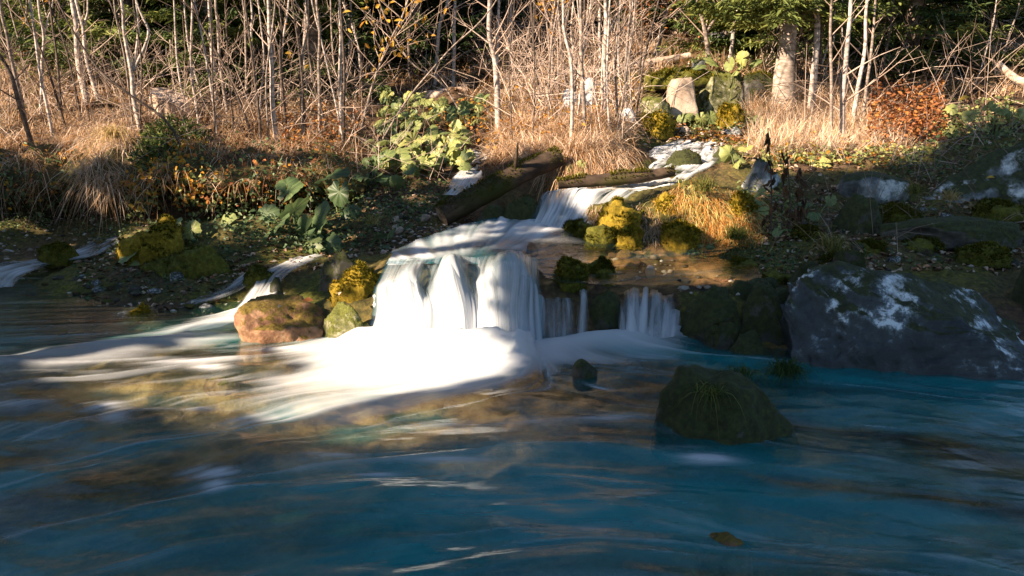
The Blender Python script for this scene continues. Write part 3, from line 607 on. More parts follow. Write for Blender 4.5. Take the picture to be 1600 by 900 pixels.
# ================================================================== SHADE: unseen spruces added left of the camera, crowns cut to shape the sunlight
LIT = [  # regions of the photograph (pixels) that the sun reaches, with how much gets through
    ([(-400, -900), (2000, -900), (2000, 150), (1600, 172), (1500, 205), (1440, 262), (1330, 276), (1215, 280), (1195, 330), (1190, 392), (1060, 372), (1060, 335), (1000, 375), (925, 372), (912, 345), (905, 318), (850, 318), (838, 300), (875, 282), (868, 250), (820, 236), (770, 262), (700, 310), (640, 285), (560, 265), (520, 250), (400, 252), (330, 268), (240, 320), (150, 305), (120, 240), (60, 245), (0, 300), (-400, 300)], 1.0),
    ([(575, 430), (615, 392), (680, 412), (715, 394), (770, 405), (800, 392), (845, 420), (850, 500), (820, 570), (770, 620), (690, 670), (560, 700), (420, 680), (390, 610), (510, 555), (550, 520)], 1.0),
    ([(620, 396), (660, 372), (740, 362), (830, 362), (850, 385), (800, 405), (715, 410), (680, 425)], .5),
    ([(370, 465), (470, 450), (520, 470), (580, 470), (590, 545), (520, 560), (370, 545)], .9),
    ([(515, 460), (530, 430), (580, 412), (608, 425), (590, 460), (530, 470)], .95),
    ([(40, 600), (0, 560), (150, 535), (280, 492), (380, 452), (450, 450), (430, 520), (520, 560), (430, 660), (330, 640), (180, 650)], .86),
    ([(190, 480), (245, 474), (260, 515), (195, 520)], .9),
    ([(400, 400), (430, 310), (520, 265), (620, 285), (580, 350), (520, 410), (430, 420)], .72), ([(330, 385), (330, 340), (380, 310), (430, 310), (420, 385)], .85),
    ([(195, 345), (260, 340), (300, 350), (255, 385), (190, 420), (180, 400)], .92), ([(60, 376), (120, 380), (110, 400), (60, 400)], .5), ([(0, 345), (80, 345), (80, 362), (0, 365)], .5),
    ([(850, 370), (1000, 372), (1190, 440), (1150, 460), (1000, 425), (860, 400)], .92), ([(640, 290), (700, 310), (660, 330), (620, 310)], .4)]
def lit_at(u, v):
    u = u + 16 * perlin(u * .02, v * .02, 1.5) + 9 * perlin(u * .07, v * .07, 3.5); v = v + 12 * perlin(u * .02, v * .02, 7.5) + 7 * perlin(u * .07, v * .07, 9.5)
    L = np.zeros(u.shape)
    for poly, a in LIT: L = np.maximum(L, in_poly(u, v, poly) * a)
    return L
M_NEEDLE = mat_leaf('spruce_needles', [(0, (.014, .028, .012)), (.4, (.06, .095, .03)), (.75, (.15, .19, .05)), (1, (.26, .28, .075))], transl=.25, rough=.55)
M_SPRUCEBARK = mat_bark('spruce_bark', (.07, .05, .04), (.20, .15, .115), (.42, .35, .28), .7, .6)
dh = TRAVEL[:2] / np.linalg.norm(TRAVEL[:2]); nh = np.array([-dh[1], dh[0]]); TANEL = math.tan(SUN_EL)
added_shade_trees = [(-1.6, 6.8), (.2, 8.2), (2.1, 7.4), (3.7, 8.8), (5.4, 7.6), (7.0, 8.4), (8.6, 7.0), (10.2, 6.6), (11.8, 6.0)]
nC = 160000
sC = rng.uniform(-2.6, 12.6, nC); dC = -6.2 + rng.uniform(-.9, .9, nC); hC = rng.uniform(1.4, 10.5, nC)
C = np.stack([dC * dh[0] + sC * nh[0], dC * dh[1] + sC * nh[1], hC], -1)
T = np.full(nC, 0.0); zt = np.full(nC, .3)
for k in range(14):                                   # follow each clump's shadow down to the land
    T = (C[:, 2] - zt) / (-TRAVEL[2]); Gp = C + TRAVEL * T[:, None]; zt = .6 * zt + .4 * np.maximum(ground0(Gp[:, 0], Gp[:, 1]), 0.0)
gu, gv = to_px(C + TRAVEL * T[:, None])
gu = np.where(Gp[:, 1] < 1.0, 800, gu); gv = np.where(Gp[:, 1] < 1.0, 1500, gv)
keepC = (rng.uniform(0, 1, nC) > 1 + np.log(np.clip(lit_at(gu, gv), 1.2e-4, 1)) / 12.5) & (gv > -100)  # crown clumps dropped wherever their shadow would fall on a LIT region
keepC &= ~((gv < 140))
near_t = np.argmin(np.abs(sC[:, None] - np.array([t[0] for t in added_shade_trees])[None]), 1)
for k, (s0, top) in enumerate(added_shade_trees):
    bx, by = -6.2 * dh[0] + s0 * nh[0], -6.2 * dh[1] + s0 * nh[1]; bz = float(ground(bx, by)) - .1
    t = thing('spruce_tree', (bx, by, bz), 'unseen spruce added beside the camera, crown cut to shade the pool', 'tree', 'unseen spruces added for shade')
    mm = keepC & (near_t == k); hmax = C[mm, 2].max() + .3 if mm.any() else 5
    a = Acc(); V, F = tube([(bx, by, bz), (bx + .03, by, hmax * .5), (bx, by, hmax)], [.14, .09, .02], 8); a.add(V, F); a.build('trunk', M_SPRUCEBARK, t)
    a = Acc(); n = mm.sum()
    ax = rand_dir(n, -.5, .3); leaves(a, C[mm], ax, rand_dir(n, -.2, 1), rng.uniform(.15, .25, n), rng.uniform(.10, .17, n), rng.uniform(.1, .6, n))
    for P in C[mm][::40]:
        zb = max(bz + .5, P[2] - .15); V, F = tube([(bx, by, zb), ((bx + P[0]) / 2, (by + P[1]) / 2, (zb + P[2]) / 2 + .06), P], [.022, .014, .006], 4); a.add(V, F, .05)
    a.build('crown', M_NEEDLE, t)

# ================================================================== ROCKS
def ico(sub):
    bm = bmesh.new(); bmesh.ops.create_icosphere(bm, subdivisions=sub, radius=1.0)
    V = np.array([v.co[:] for v in bm.verts]); F = np.array([[v.index for v in f.verts] for f in bm.faces]); bm.free(); return V, F
ICO = {k: ico(k) for k in (3, 4, 5, 6)}
def vnormals(V, F):
    n = np.cross(V[F[:, 1]] - V[F[:, 0]], V[F[:, 2]] - V[F[:, 0]]); out = np.zeros_like(V)
    for k in range(3): np.add.at(out, F[:, k], n)
    return unit(out)
STONE = {
    'lichen': mat_rock('lichened_stone', [(.36, (.015, .019, .02)), (.52, (.04, .05, .052)), (.575, (.13, .16, .17)), (.63, (.66, .72, .74))], (.03, .036, .010), .30, 3.0, .6, .9, .5, .36),
    'grey': mat_rock('grey_stone', [(.34, (.025, .03, .03)), (.46, (.08, .09, .09)), (.54, (.20, .22, .22)), (.62, (.62, .66, .66))], (.03, .036, .010), .45, 3.4, .6, .8, .5),
    'dark': mat_rock('dark_wet_stone', [(.3, (.012, .012, .011)), (.5, (.04, .036, .03)), (.7, (.11, .10, .085))], (.03, .036, .008), .6, 5, .45, .7, .5),
    'mossy': mat_rock('mossy_stone', [(.3, (.02, .018, .013)), (.5, (.06, .045, .03)), (.7, (.16, .13, .09))], (.085, .085, .010), .95, 6, .8, .9, .3),
    'goldmoss': mat_rock('golden_moss_stone', [(.3, (.02, .018, .013)), (.5, (.06, .05, .015)), (.7, (.14, .11, .03))], (.21, .15, .012), .78, 6, .85, .9, .3),
    'brown': mat_rock('brown_stone', [(.3, (.05, .03, .02)), (.48, (.20, .10, .05)), (.6, (.34, .20, .11)), (.72, (.50, .36, .25))], (.12, .085, .015), .45, 7, .7, .9, .35),
    'pale': mat_rock('pale_stone', [(.3, (.20, .15, .11)), (.5, (.42, .33, .25)), (.7, (.62, .52, .42))], (.10, .09, .02), .25, 3, .8, .7, .3),
    'white': mat_rock('white_stone', [(.3, (.35, .36, .37)), (.5, (.55, .56, .57)), (.7, (.75, .75, .75))], (.10, .09, .02), .1, 3, .8, .5, .3),
    'speck': mat_rock('speckled_green_stone', [(.35, (.05, .055, .03)), (.5, (.16, .16, .07)), (.62, (.34, .33, .22)), (.72, (.6, .58, .48))], (.10, .11, .02), .6, 14, .7, 1.0, .4),
}
M_MOSS = mat_leaf('moss', [(0, (.03, .035, .006)), (.4, (.10, .10, .012)), (.7, (.24, .19, .015)), (1, (.42, .26, .02))], transl=.2, rough=.9, gloss=.05)
M_GRASS = mat_leaf('grass', [(0, (.02, .045, .015)), (.3, (.07, .11, .02)), (.55, (.26, .22, .06)), (.8, (.48, .34, .15)), (1, (.66, .50, .30))], transl=.3, rough=.6)
def rock(label, box, Y, mat, seed, depth=.8, facets=7, rough=.16, sub=4, tilt=0.0, moss=0.5, tufts=0, tuft_tint=(.2, .6), tuft_len=.022, group=None, name='boulder', cat='rock', skew=0.0, peak=0.0, sink=.3, flat=1.0, boxy=0):
    u0, vt, u1, vb = box; r = np.random.default_rng(seed)
    c = at_y((u0 + u1) / 2, vb, Y); w = (u1 - u0) * Y / FPX / 2; ztop = at_y((u0 + u1) / 2, vt, Y)[2]; h = max(.02, ztop - c[2])
    V, F = ICO[sub]; V = V.copy()
    if mat in ('mossy', 'goldmoss'): facets, flat, rough = 0, min(flat, .78), rough * 1.5
    if boxy: V = np.sign(V) * np.abs(V) ** boxy; V /= np.abs(V).max(0)
    # angular: flatten against random planes, then weather
    for _ in range(facets):
        n = unit(r.normal(size=3)); d = r.uniform(.62, .9); e = V @ n - d; V = V - np.clip(e, 0, None)[:, None] * n * .88
    Q = V + seed * 3.1
    V = V * (1 + rough * fbm(Q[:, 0] * 1.3, Q[:, 1] * 1.3, Q[:, 2] * 1.3, 4)[:, None] + rough * .35 * fbm(Q[:, 0] * 5, Q[:, 1] * 5, Q[:, 2] * 5, 3)[:, None])
    if sub == 6: V = V * (1 - .05 * np.abs(perlin(Q[:, 0] * 3, Q[:, 1] * 3, Q[:, 2] * 5)) + .03 * np.abs(perlin(Q[:, 0] * 9, Q[:, 1] * 9, Q[:, 2] * 14)) + .012 * perlin(Q[:, 0] * 30, Q[:, 1] * 30, Q[:, 2] * 30))[:, None]
    if mat in ('mossy', 'goldmoss'): V = V * (1 + .34 * np.abs(perlin(Q[:, 0] * 1.7, Q[:, 1] * 1.7, Q[:, 2] * 1.7)) + .16 * np.abs(perlin(Q[:, 0] * 4.3, Q[:, 1] * 4.3, Q[:, 2] * 4.3)))[:, None]
    V[:, 2] = np.sign(V[:, 2]) * np.abs(V[:, 2]) ** flat
    for k_ in (0, 1): V[:, k_] = (V[:, k_] - (V[:, k_].max() + V[:, k_].min()) / 2) / ((V[:, k_].max() - V[:, k_].min()) / 2)
    V[:, 2] /= V[:, 2].max()
    below = h * sink + .04
    Z = np.where(V[:, 2] > 0, V[:, 2] * h, V[:, 2] * below)
    P = np.stack([V[:, 0] * w, V[:, 1] * w * depth, Z], -1)
    P[:, 2] += tilt * P[:, 0] * np.clip(V[:, 2] + .3, 0, 1) + peak * h * np.exp(-((V[:, 0] + skew) / .35) ** 2) * np.clip(V[:, 2], 0, 1)
    P += c
    nv = vnormals(P, F)
    ma = np.clip(.5 * nv[:, 2] + .6 * moss - .1, -.2, 1)
    if sub == 6: ma = ma * sstep(.3, .65, V[:, 2])
    o = thing(name, c, label, cat, group)
    body = mesh_obj('stone', P, F, STONE[mat], o, attrs={'moss': ma})
    if tufts:
        if mat in ('mossy', 'goldmoss'): tufts, tuft_len, tuft_tint = int(tufts * 1.6), tuft_len * 1.35, (max(0, tuft_tint[0] - .25), tuft_tint[1])
        a = Acc(); wt = np.clip(nv[:, 2] + .15, 0, 1) * (fbm(P[:, 0] * 4, P[:, 1] * 4, P[:, 2] * 4 + seed, 3) > -.25 + .2 * (1 - moss)); wt = wt / wt.sum()
        idx = r.choice(len(P), tufts, p=wt); jit = r.normal(size=(tufts, 3)) * w * .035
        B = P[idx] + jit * (1 - np.abs(nv[idx])) ; B -= nv[idx] * .004
        D = unit(nv[idx] + .6 * r.normal(size=(tufts, 3)) + np.array([0, 0, .25]))
        tt = np.clip(r.uniform(*tuft_tint, tufts) + .25 * fbm(B[:, 0] * 5, B[:, 1] * 5, seed, 2), 0, 1)
        blades(a, B, D, r.uniform(.5, 1.3, tufts) * tuft_len, tuft_len * .42, .15, tt, 1)
        tag(a.build('moss', M_MOSS, o), kind='stuff')
    return o, P, nv
R = {}
R['boulder'] = rock('huge dark boulder with pale lichen patches at the right edge of the pool', (1200, 440, 1690, 612), 4.75, 'lichen', 96, .62, 6, .15, 6, -.16, .30, 900, (0, .35), .016, skew=.5, peak=.0, boxy=.5)
R['lower'] = rock('dark moss covered rock with grass tufts standing in the foreground pool', (1008, 576, 1252, 698), 3.75, 'dark', 95, .8, 16, .13, 5, -.22, .60, 1100, (0, .22), .008)
rock('small black wet stone poking out of the white foam', (893, 560, 934, 590), 4.42, 'dark', 13, .9, 2, .10, 4, flat=.5)
rock('sunlit brown rock with fallen leaves left of the main waterfall', (366, 468, 516, 541), 5.22, 'brown', 14, .8, 8, .2, 5, 0, .12, 500, (.45, .95), .012, flat=.6, boxy=.7)
rock('speckled green rock touching the left side of the main waterfall', (496, 470, 594, 548), 5.1, 'speck', 15, .8, 8, .22, 5, .1, .5, 1300, (.15, .6), .012)
rock('black mossy rock pillar between the two small falls', (918, 452, 978, 548), 5.28, 'dark', 16, .9, 6, .14, 4, 0, .7, 500, (.1, .5), .014, flat=.6)
rock('dark wet rock right of the small right hand fall', (1056, 446, 1178, 560), 5.12, 'dark', 17, .6, 8, .18, 4, -.05, .6, 500, (0, .4), .016, flat=.6)
rock('dark rock in the shade between the right fall and the big boulder', (1140, 440, 1250, 575), 5.05, 'dark', 18, .7, 8, .18, 4, 0, .6, 400, (0, .4), .016, flat=.7)
for i, (b, Y) in enumerate([((590, 436, 690, 560), 5.47), ((676, 430, 772, 560), 5.5), ((756, 428, 858, 560), 5.52), ((838, 462, 925, 560), 5.46), ((965, 464, 1072, 560), 5.44)]):
    rock(['dark ledge stone behind the left tongue of the main fall', 'dark ledge stone behind the middle of the main fall', 'dark ledge stone behind the right tongue of the main fall', 'black ledge rock behind the thin veil of water', 'black ledge rock behind the small right hand fall'][i], b, Y, 'dark', 20 + i, .35, 6, .1, 4, 0, .1, flat=.45, name='ledge_stone')
rock('mossy hummock in the brown pool above the falls, larger left lump', (856, 401, 922, 444), 5.5, 'mossy', 30, .8, 4, .16, 4, 0, .9, 2600, (.15, .6), .018)
rock('lower mossy lump joined to the hummock in the brown pool', (908, 404, 966, 446), 5.62, 'mossy', 31, .8, 4, .16, 4, 0, .9, 1800, (.1, .5), .018)
rock('low mossy stone at the edge of the brown pool beside the second cascade', (874, 343, 930, 370), 6.75, 'mossy', 32, .8, 4, .16, 4, 0, .9, 1600, (.1, .55), .02)
rock('golden moss topped boulder right of the second cascade', (924, 309, 1012, 374), 6.72, 'goldmoss', 33, .8, 5, .2, 4, 0, .9, 3200, (.4, .9), .02)
rock('orange moss hump on the sunlit mound', (1012, 298, 1084, 350), 6.95, 'goldmoss', 350, .8, 3, .2, 4, 0, .9, 2400, (.4, 1), .022)
rock('orange moss hump low on the sunlit mound', (1030, 344, 1096, 388), 6.5, 'goldmoss', 351, .8, 3, .2, 4, 0, .9, 2400, (.4, 1), .022)
rock('yellow green moss hump behind the green grass tuft', (1120, 300, 1186, 350), 6.95, 'goldmoss', 352, .8, 3, .2, 4, 0, .9, 2000, (.4, 1), .022)
rock('golden moss cushion under the dry hanging grass', (960, 352, 1008, 378), 6.5, 'goldmoss', 34, .8, 3, .2, 4, 0, .95, 1500, (.35, .85), .018)
rock('moss stone at the water line under the sunlit grass', (912, 350, 966, 376), 6.55, 'mossy', 35, .7, 4, .2, 4, 0, .9, 1500, (.2, .7), .018)
rock('dark mossy mound between the two left hand chutes', (212, 378, 402, 472), 6.55, 'mossy', 36, .6, 7, .2, 5, -.05, .55, 2200, (0, .35), .02)
rock('small orange moss cushion lit by the sun in the left shallows', (195, 479, 262, 520), 5.72, 'goldmoss', 37, .8, 3, .2, 4, 0, .95, 2400, (.55, 1), .016)
rock('dark moss stone beside the orange moss cushion', (248, 482, 300, 508), 5.8, 'mossy', 38, .7, 4, .2, 4, 0, .8, 900, (.1, .5), .015)
rock('dim round moss cushion in the left upper stream', (62, 378, 122, 406), 6.95, 'mossy', 39, .7, 3, .18, 4, 0, .9, 1700, (.15, .6), .018)
rock('slope of yellow green moss under the butterbur leaves', (180, 346, 300, 424), 6.85, 'goldmoss', 40, .6, 6, .2, 4, .35, .9, 3400, (.25, .75), .02)
rock('bright yellow moss lump at the top left of the main fall', (516, 408, 612, 474), 5.5, 'goldmoss', 41, .8, 4, .2, 4, .15, .95, 3600, (.4, .95), .018)
rock('dark brown stone above the left chute', (496, 392, 566, 462), 5.85, 'dark', 42, .7, 7, .2, 4, 0, .4, 300, (.1, .6), .016)
rock('dark stone splitting the left chute in two', (420, 432, 446, 470), 5.86, 'dark', 43, .8, 5, .2, 3)
rock('mossy stone at the head of the left chute', (376, 414, 436, 448), 6.2, 'mossy', 44, .7, 4, .2, 4, 0, .8, 900, (.05, .4), .016)
rock('round dark stone in the middle of the white upper stream', (1037, 233, 1097, 264), 8.6, 'dark', 45, .8, 4, .12, 4, 0, .8, 900, (0, .4), .02)
rock('dark stone on the right bank of the upper stream', (1112, 229, 1156, 252), 8.9, 'dark', 46, .8, 5, .16, 4, 0, .6, 500, (.1, .5), .02)
rock('bluish white boulder behind the bare stems', (903, 120, 934, 162), 10.6, 'white', 47, .8, 6, .12, 4, 0, 0)
rock('smaller white rock half hidden left of the white boulder', (878, 138, 902, 160), 10.4, 'white', 48, .8, 6, .12, 4, 0, 0)
rock('white stone at the water beside the dry grass bank', (970, 168, 992, 186), 9.9, 'white', 49, .8, 5, .1, 3, 0, 0)
rock('square pale pinkish block of stone in the mossy ledge', (1042, 121, 1092, 170), 11.0, 'pale', 50, .8, 4, .07, 4, .05, .1, boxy=.45)
rock('dark overhanging mossy ledge above the pale block', (1000, 104, 1120, 134), 11.4, 'mossy', 51, .5, 6, .2, 4, 0, .75, 1800, (.1, .7), .03, flat=.6)
rock('grey streaked rock wall right of the pale block', (1086, 108, 1196, 186), 11.25, 'speck', 52, .4, 6, .2, 5, 0, .3, 1600, (.0, .5), .04, boxy=.5)
rock('dark streaked rock wall under the leafy ledge', (1150, 112, 1216, 180), 11.1, 'dark', 56, .4, 8, .2, 4, 0, .5, 900, (.0, .5), .04, flat=.5)
rock('moss boulder with a dark hollow above the upper stream', (990, 174, 1058, 214), 9.95, 'goldmoss', 53, .7, 7, .22, 4, 0, .7, 1500, (.3, .8), .03)
rock('yellow moss cushion on the ledge before the dry grass', (1118, 162, 1166, 196), 10.5, 'goldmoss', 54, .7, 4, .2, 4, 0, .95, 1800, (.5, 1), .03)
for k_, (b_, Y_, lab_) in enumerate([((1400, 372, 1478, 400), 6.3, 'dim moss cushion behind the crest of the boulder'), ((1490, 378, 1580, 410), 6.1, 'dim moss cushion right of the boulder crest'), ((1270, 396, 1330, 420), 5.9, 'dark moss cushion behind the pale top of the boulder'), ((1370, 318, 1440, 345), 7.0, 'moss hump below the flat grey slab'), ((1520, 312, 1600, 340), 7.0, 'moss hump under the sloping rock face'), ((1235, 352, 1290, 384), 6.5, 'dark moss lump under the withered plants'), ((1330, 376, 1390, 402), 6.2, 'moss lump at the foot of the long arching grass')]):
    rock(lab_, b_, Y_, 'mossy', 300 + k_, .8, 4, .16, 4, 0, .85, 1500, (.0, .45), .022)
rock('dark shelf of rock under the right rim of the brown pool', (1080, 436, 1240, 520), 5.32, 'dark', 80, .5, 8, .2, 4, 0, .6, 700, (0, .4), .018, boxy=.7)
rock('dark broken rock low at the water line left of the boulder', (1120, 520, 1230, 590), 4.85, 'dark', 81, .7, 9, .2, 4, 0, .4, 300, (0, .4), .016, boxy=.7)
rock('layered brown rock below the pale block', (1000, 150, 1050, 182), 10.7, 'speck', 82, .6, 6, .2, 4, 0, .3, boxy=.5)
rock('grey rock stuck in the leafy ledge', (1078, 92, 1110, 116), 11.6, 'grey', 84, .6, 6, .2, 4, 0, .4, boxy=.6)
rock('grey pointed rock with leaves on the right bank', (1160, 246, 1218, 290), 7.75, 'grey', 55, .8, 9, .2, 4, .1, .25)
rock('big dark hidden boulder behind the long grass in the shade', (1298, 300, 1380, 372), 6.75, 'dark', 57, .8, 7, .14, 4, 0, .6)
rock('flat grey slab at the edge of the sunlight on the right', (1300, 268, 1424, 302), 7.7, 'grey', 58, .5, 8, .12, 4, 0, .3, flat=.5)
rock('long sloping grey rock face at the right edge above the boulder', (1440, 200, 1760, 330), 7.7, 'grey', 59, .5, 8, .16, 5, .28, .35, flat=.7)
for k_, (b_, Y_, lab_) in enumerate([((1226, 408, 1300, 470), 5.35, 'dark mossy rock wedged behind the left end of the boulder'), ((1180, 446, 1262, 520), 5.15, 'black rock in the gap left of the boulder'), ((1096, 500, 1160, 566), 4.98, 'low black rock at the foot of the dark shelf'), ((1300, 388, 1350, 420), 5.6, 'small dark rock on top of the bank behind the boulder')]):
    rock(lab_, b_, Y_, 'dark', 330 + k_, .8, 8, .2, 4, 0, .6, 600, (.0, .4), .018, boxy=.75)
rock('low dark slab behind the big boulder', (1360, 338, 1600, 372), 6.5, 'dark', 60, .5, 8, .16, 4, 0, .4, 500, (0, .4), .02, flat=.6)
rock('dark mossy slab to the right of the big boulder', (1540, 400, 1760, 560), 5.3, 'dark', 61, .6, 8, .18, 4, 0, .7, 900, (0, .4), .02)
rock('brown stone just under the water in the lower right foreground', (1082, 834, 1182, 886), 2.72, 'brown', 62, .8, 5, .14, 4, 0, .2)
rock('orange brown stone washed over by the riffle', (318, 586, 378, 606), 4.66, 'brown', 63, .8, 4, .12, 4, 0, .1)
rock('dark mossy stone under the lower end of the fallen log', (786, 306, 852, 346), 7.15, 'dark', 64, .8, 5, .16, 4, 0, .7, 700, (.05, .4), .02)
rock('dark stones beneath the middle of the fallen log', (740, 318, 800, 346), 7.2, 'dark', 65, .8, 5, .16, 4, 0, .6, 500, (.05, .4), .02)
rock('low mossy stone at the right rim of the brown pool', (1128, 404, 1190, 424), 5.95, 'mossy', 66, .7, 4, .16, 4, 0, .9, 1300, (.05, .45), .018)
rock('mossy hump on the right rim of the terrace', (1186, 424, 1240, 450), 5.5, 'mossy', 67, .7, 4, .16, 4, 0, .9, 1200, (.05, .45), .018)
rock('small pale stone lying in the brown pool', (1008, 414, 1024, 424), 5.75, 'pale', 68, .8, 5, .1, 3, 0, 0)
rock('reddish stone at the edge of the white water on the terrace', (822, 378, 842, 392), 6.15, 'brown', 69, .8, 5, .1, 3, 0, 0)
# small stones lying about, one object each, sharing a few shapes
small = []
zones = [([(120, 425), (330, 430), (330, 500), (120, 500)], 20, ('dark', 'mossy', 'grey'), 'small stone on the gravel of the left shallows', 'stones of the left shallows'),
         ([(0, 430), (200, 440), (200, 520), (0, 520)], 16, ('dark', 'mossy'), 'dark stone under shallow water at the far left', 'dark stones under shallow water at the far left'),
         ([(1240, 330), (1600, 320), (1600, 420), (1260, 400)], 30, ('grey', 'dark', 'mossy'), 'stone on the shaded mossy ground of the right bank', 'stones of the shaded right bank'),
         ([(620, 320), (720, 300), (720, 345), (600, 385)], 16, ('dark', 'pale'), 'stone among the litter left of the fallen log', 'stones in the litter left of the log'),
         ([(880, 395), (1150, 420), (1150, 445), (900, 430)], 10, ('brown', 'dark'), 'stone on the bed of the brown pool', 'stones on the bed of the brown pool'),
         ([(980, 195), (1180, 205), (1150, 225), (1000, 218)], 12, ('pale', 'grey', 'brown'), 'small stone on the sunlit bank of the upper stream', 'stones of the upper stream bank')]
protos = {}
for poly, n, mats, lab, grp in zones:
    for P in scatter_px(poly, n):
        mt = mats[rng.integers(len(mats))]; key = (mt, int(rng.integers(3)))
        if key not in protos:
            r_ = np.random.default_rng(hash(key[0]) % 997 if False else 100 + len(protos)); V, F = ICO[3]; V = V.copy()
            for _ in range(7):
                nn_ = unit(r_.normal(size=3)); V -= np.clip(V @ nn_ - r_.uniform(.6, .9), 0, None)[:, None] * nn_ * .9
            V *= (1 + .12 * fbm(V[:, 0] * 1.5 + len(protos), V[:, 1] * 1.5, V[:, 2] * 1.5, 3))[:, None]
            o = mesh_obj('stone', V, F, STONE[mt], attrs={'moss': np.clip(.4 * vnormals(V, F)[:, 2], 0, 1)})
            protos[key] = o
        else: o = protos[key].copy(); COL.objects.link(o)
        sz = rng.uniform(.025, .075) * P[1] / 7
        o.location = P + np.array([0, 0, sz * .2]); o.scale = (sz, sz * rng.uniform(.7, 1.1), sz * rng.uniform(.45, .75)); o.rotation_euler = (rng.uniform(-.3, .3), rng.uniform(-.3, .3), rng.uniform(0, 6.28))
        tag(o, lab, 'stone', grp)

# ================================================================== TURF hanging over the undercut left bank
ou = np.linspace(-120, 575, 150); prof = [(9.1, .01), (8.8, .035), (8.5, .03), (8.25, -.01), (8.14, -.08), (8.2, -.17), (8.5, -.20), (8.95, -.24)]
rows_ = []
for Yq, dz in prof:
    yy = Yq + (.24 * perlin(ou * .012, Yq * 0 + 3.1) + .14 * perlin(ou * .045, 5.5 + 0 * ou)) * (1 if Yq < 8.6 else 0) + .10 * sstep(330, 575, ou)
    Xq = (ou - 800) / FPX * 8.5; rows_.append(np.stack([Xq, yy, ground(Xq, np.full(ou.shape, 8.9)) - .10 * sstep(8.7, 8.2, Yq) + dz + .09 * perlin(ou * .03, Yq * 1.3) + .03 * perlin(ou * .1, Yq * 4)], -1))
TG = np.stack(rows_); TG = catmull(TG, 40)
ov = mesh_obj('turf_overhang', TG.reshape(-1, 3), grid_faces(*TG.shape[:2])[:, ::-1], M_SOIL, attrs={'moss': np.clip(.3 + .5 * fbm(TG[..., 0] * 1.5, TG[..., 1] * 1.5, 2, 3), 0, 1), 'wet': np.zeros(TG.shape[:2])})
tag(ov, 'overhanging turf edge of the undercut left bank', kind='structure')
# gravel: far too many to count
a = Acc(); PV, PF = ico(1) if False else (np.array([[1, 0, 0], [-1, 0, 0], [0, 1, 0], [0, -1, 0], [0, 0, 1], [0, 0, -1], [.6, .6, .5], [-.6, .6, .5], [-.6, -.6, .5], [.6, -.6, .5]], float), np.array([[4, 6, 7], [4, 7, 8], [4, 8, 9], [4, 9, 6], [0, 2, 6], [2, 1, 7], [1, 3, 8], [3, 0, 9], [2, 7, 6], [1, 8, 7], [3, 9, 8], [0, 6, 9], [5, 2, 0], [5, 1, 2], [5, 3, 1], [5, 0, 3]]))
for poly, n, sz in [([(100, 400), (400, 410), (380, 510), (100, 530)], 150, (.008, .032)), ([(0, 340), (330, 340), (200, 400), (0, 440)], 700, (.01, .03)), ([(560, 300), (740, 300), (740, 345), (600, 400)], 700, (.01, .03)), ([(1200, 300), (1600, 290), (1600, 420), (1200, 430)], 500, (.01, .035)), ([(840, 370), (1230, 440), (1200, 470), (840, 440)], 160, (.012, .04)), ([(1000, 190), (1200, 190), (1190, 260), (1080, 240)], 400, (.015, .04))]:
    P = scatter_px(poly, n)
    sc_ = rng.uniform(0, 1, n) ** 2.2 * (sz[1] - sz[0]) + sz[0]; R3 = rng.uniform(.6, 1.2, (n, 1, 3)) * [1, 1, .6]; an = rng.uniform(0, 6.28, n); V = PV[None] * (1 + .2 * rng.normal(size=(n, len(PV), 1)) * .5) * R3 * sc_[:, None, None]
    V = np.stack([V[..., 0] * np.cos(an)[:, None] - V[..., 1] * np.sin(an)[:, None], V[..., 0] * np.sin(an)[:, None] + V[..., 1] * np.cos(an)[:, None], V[..., 2]], -1) + P[:, None]
    a.add(V, (PF[None] + np.arange(n)[:, None, None] * len(PV)).reshape(-1, 3), np.repeat(rng.uniform(0, 1, n), len(PV)))
M_GRAVEL = mat_leaf('gravel', [(0, (.03, .028, .025)), (.4, (.13, .10, .07)), (.7, (.26, .20, .14)), (1, (.50, .47, .42))], transl=0, rough=.6, noise=.15, nscale=40)
tag(a.build('gravel', M_GRAVEL, smooth=False), 'loose gravel and cobbles of the stream bed and banks', kind='stuff')
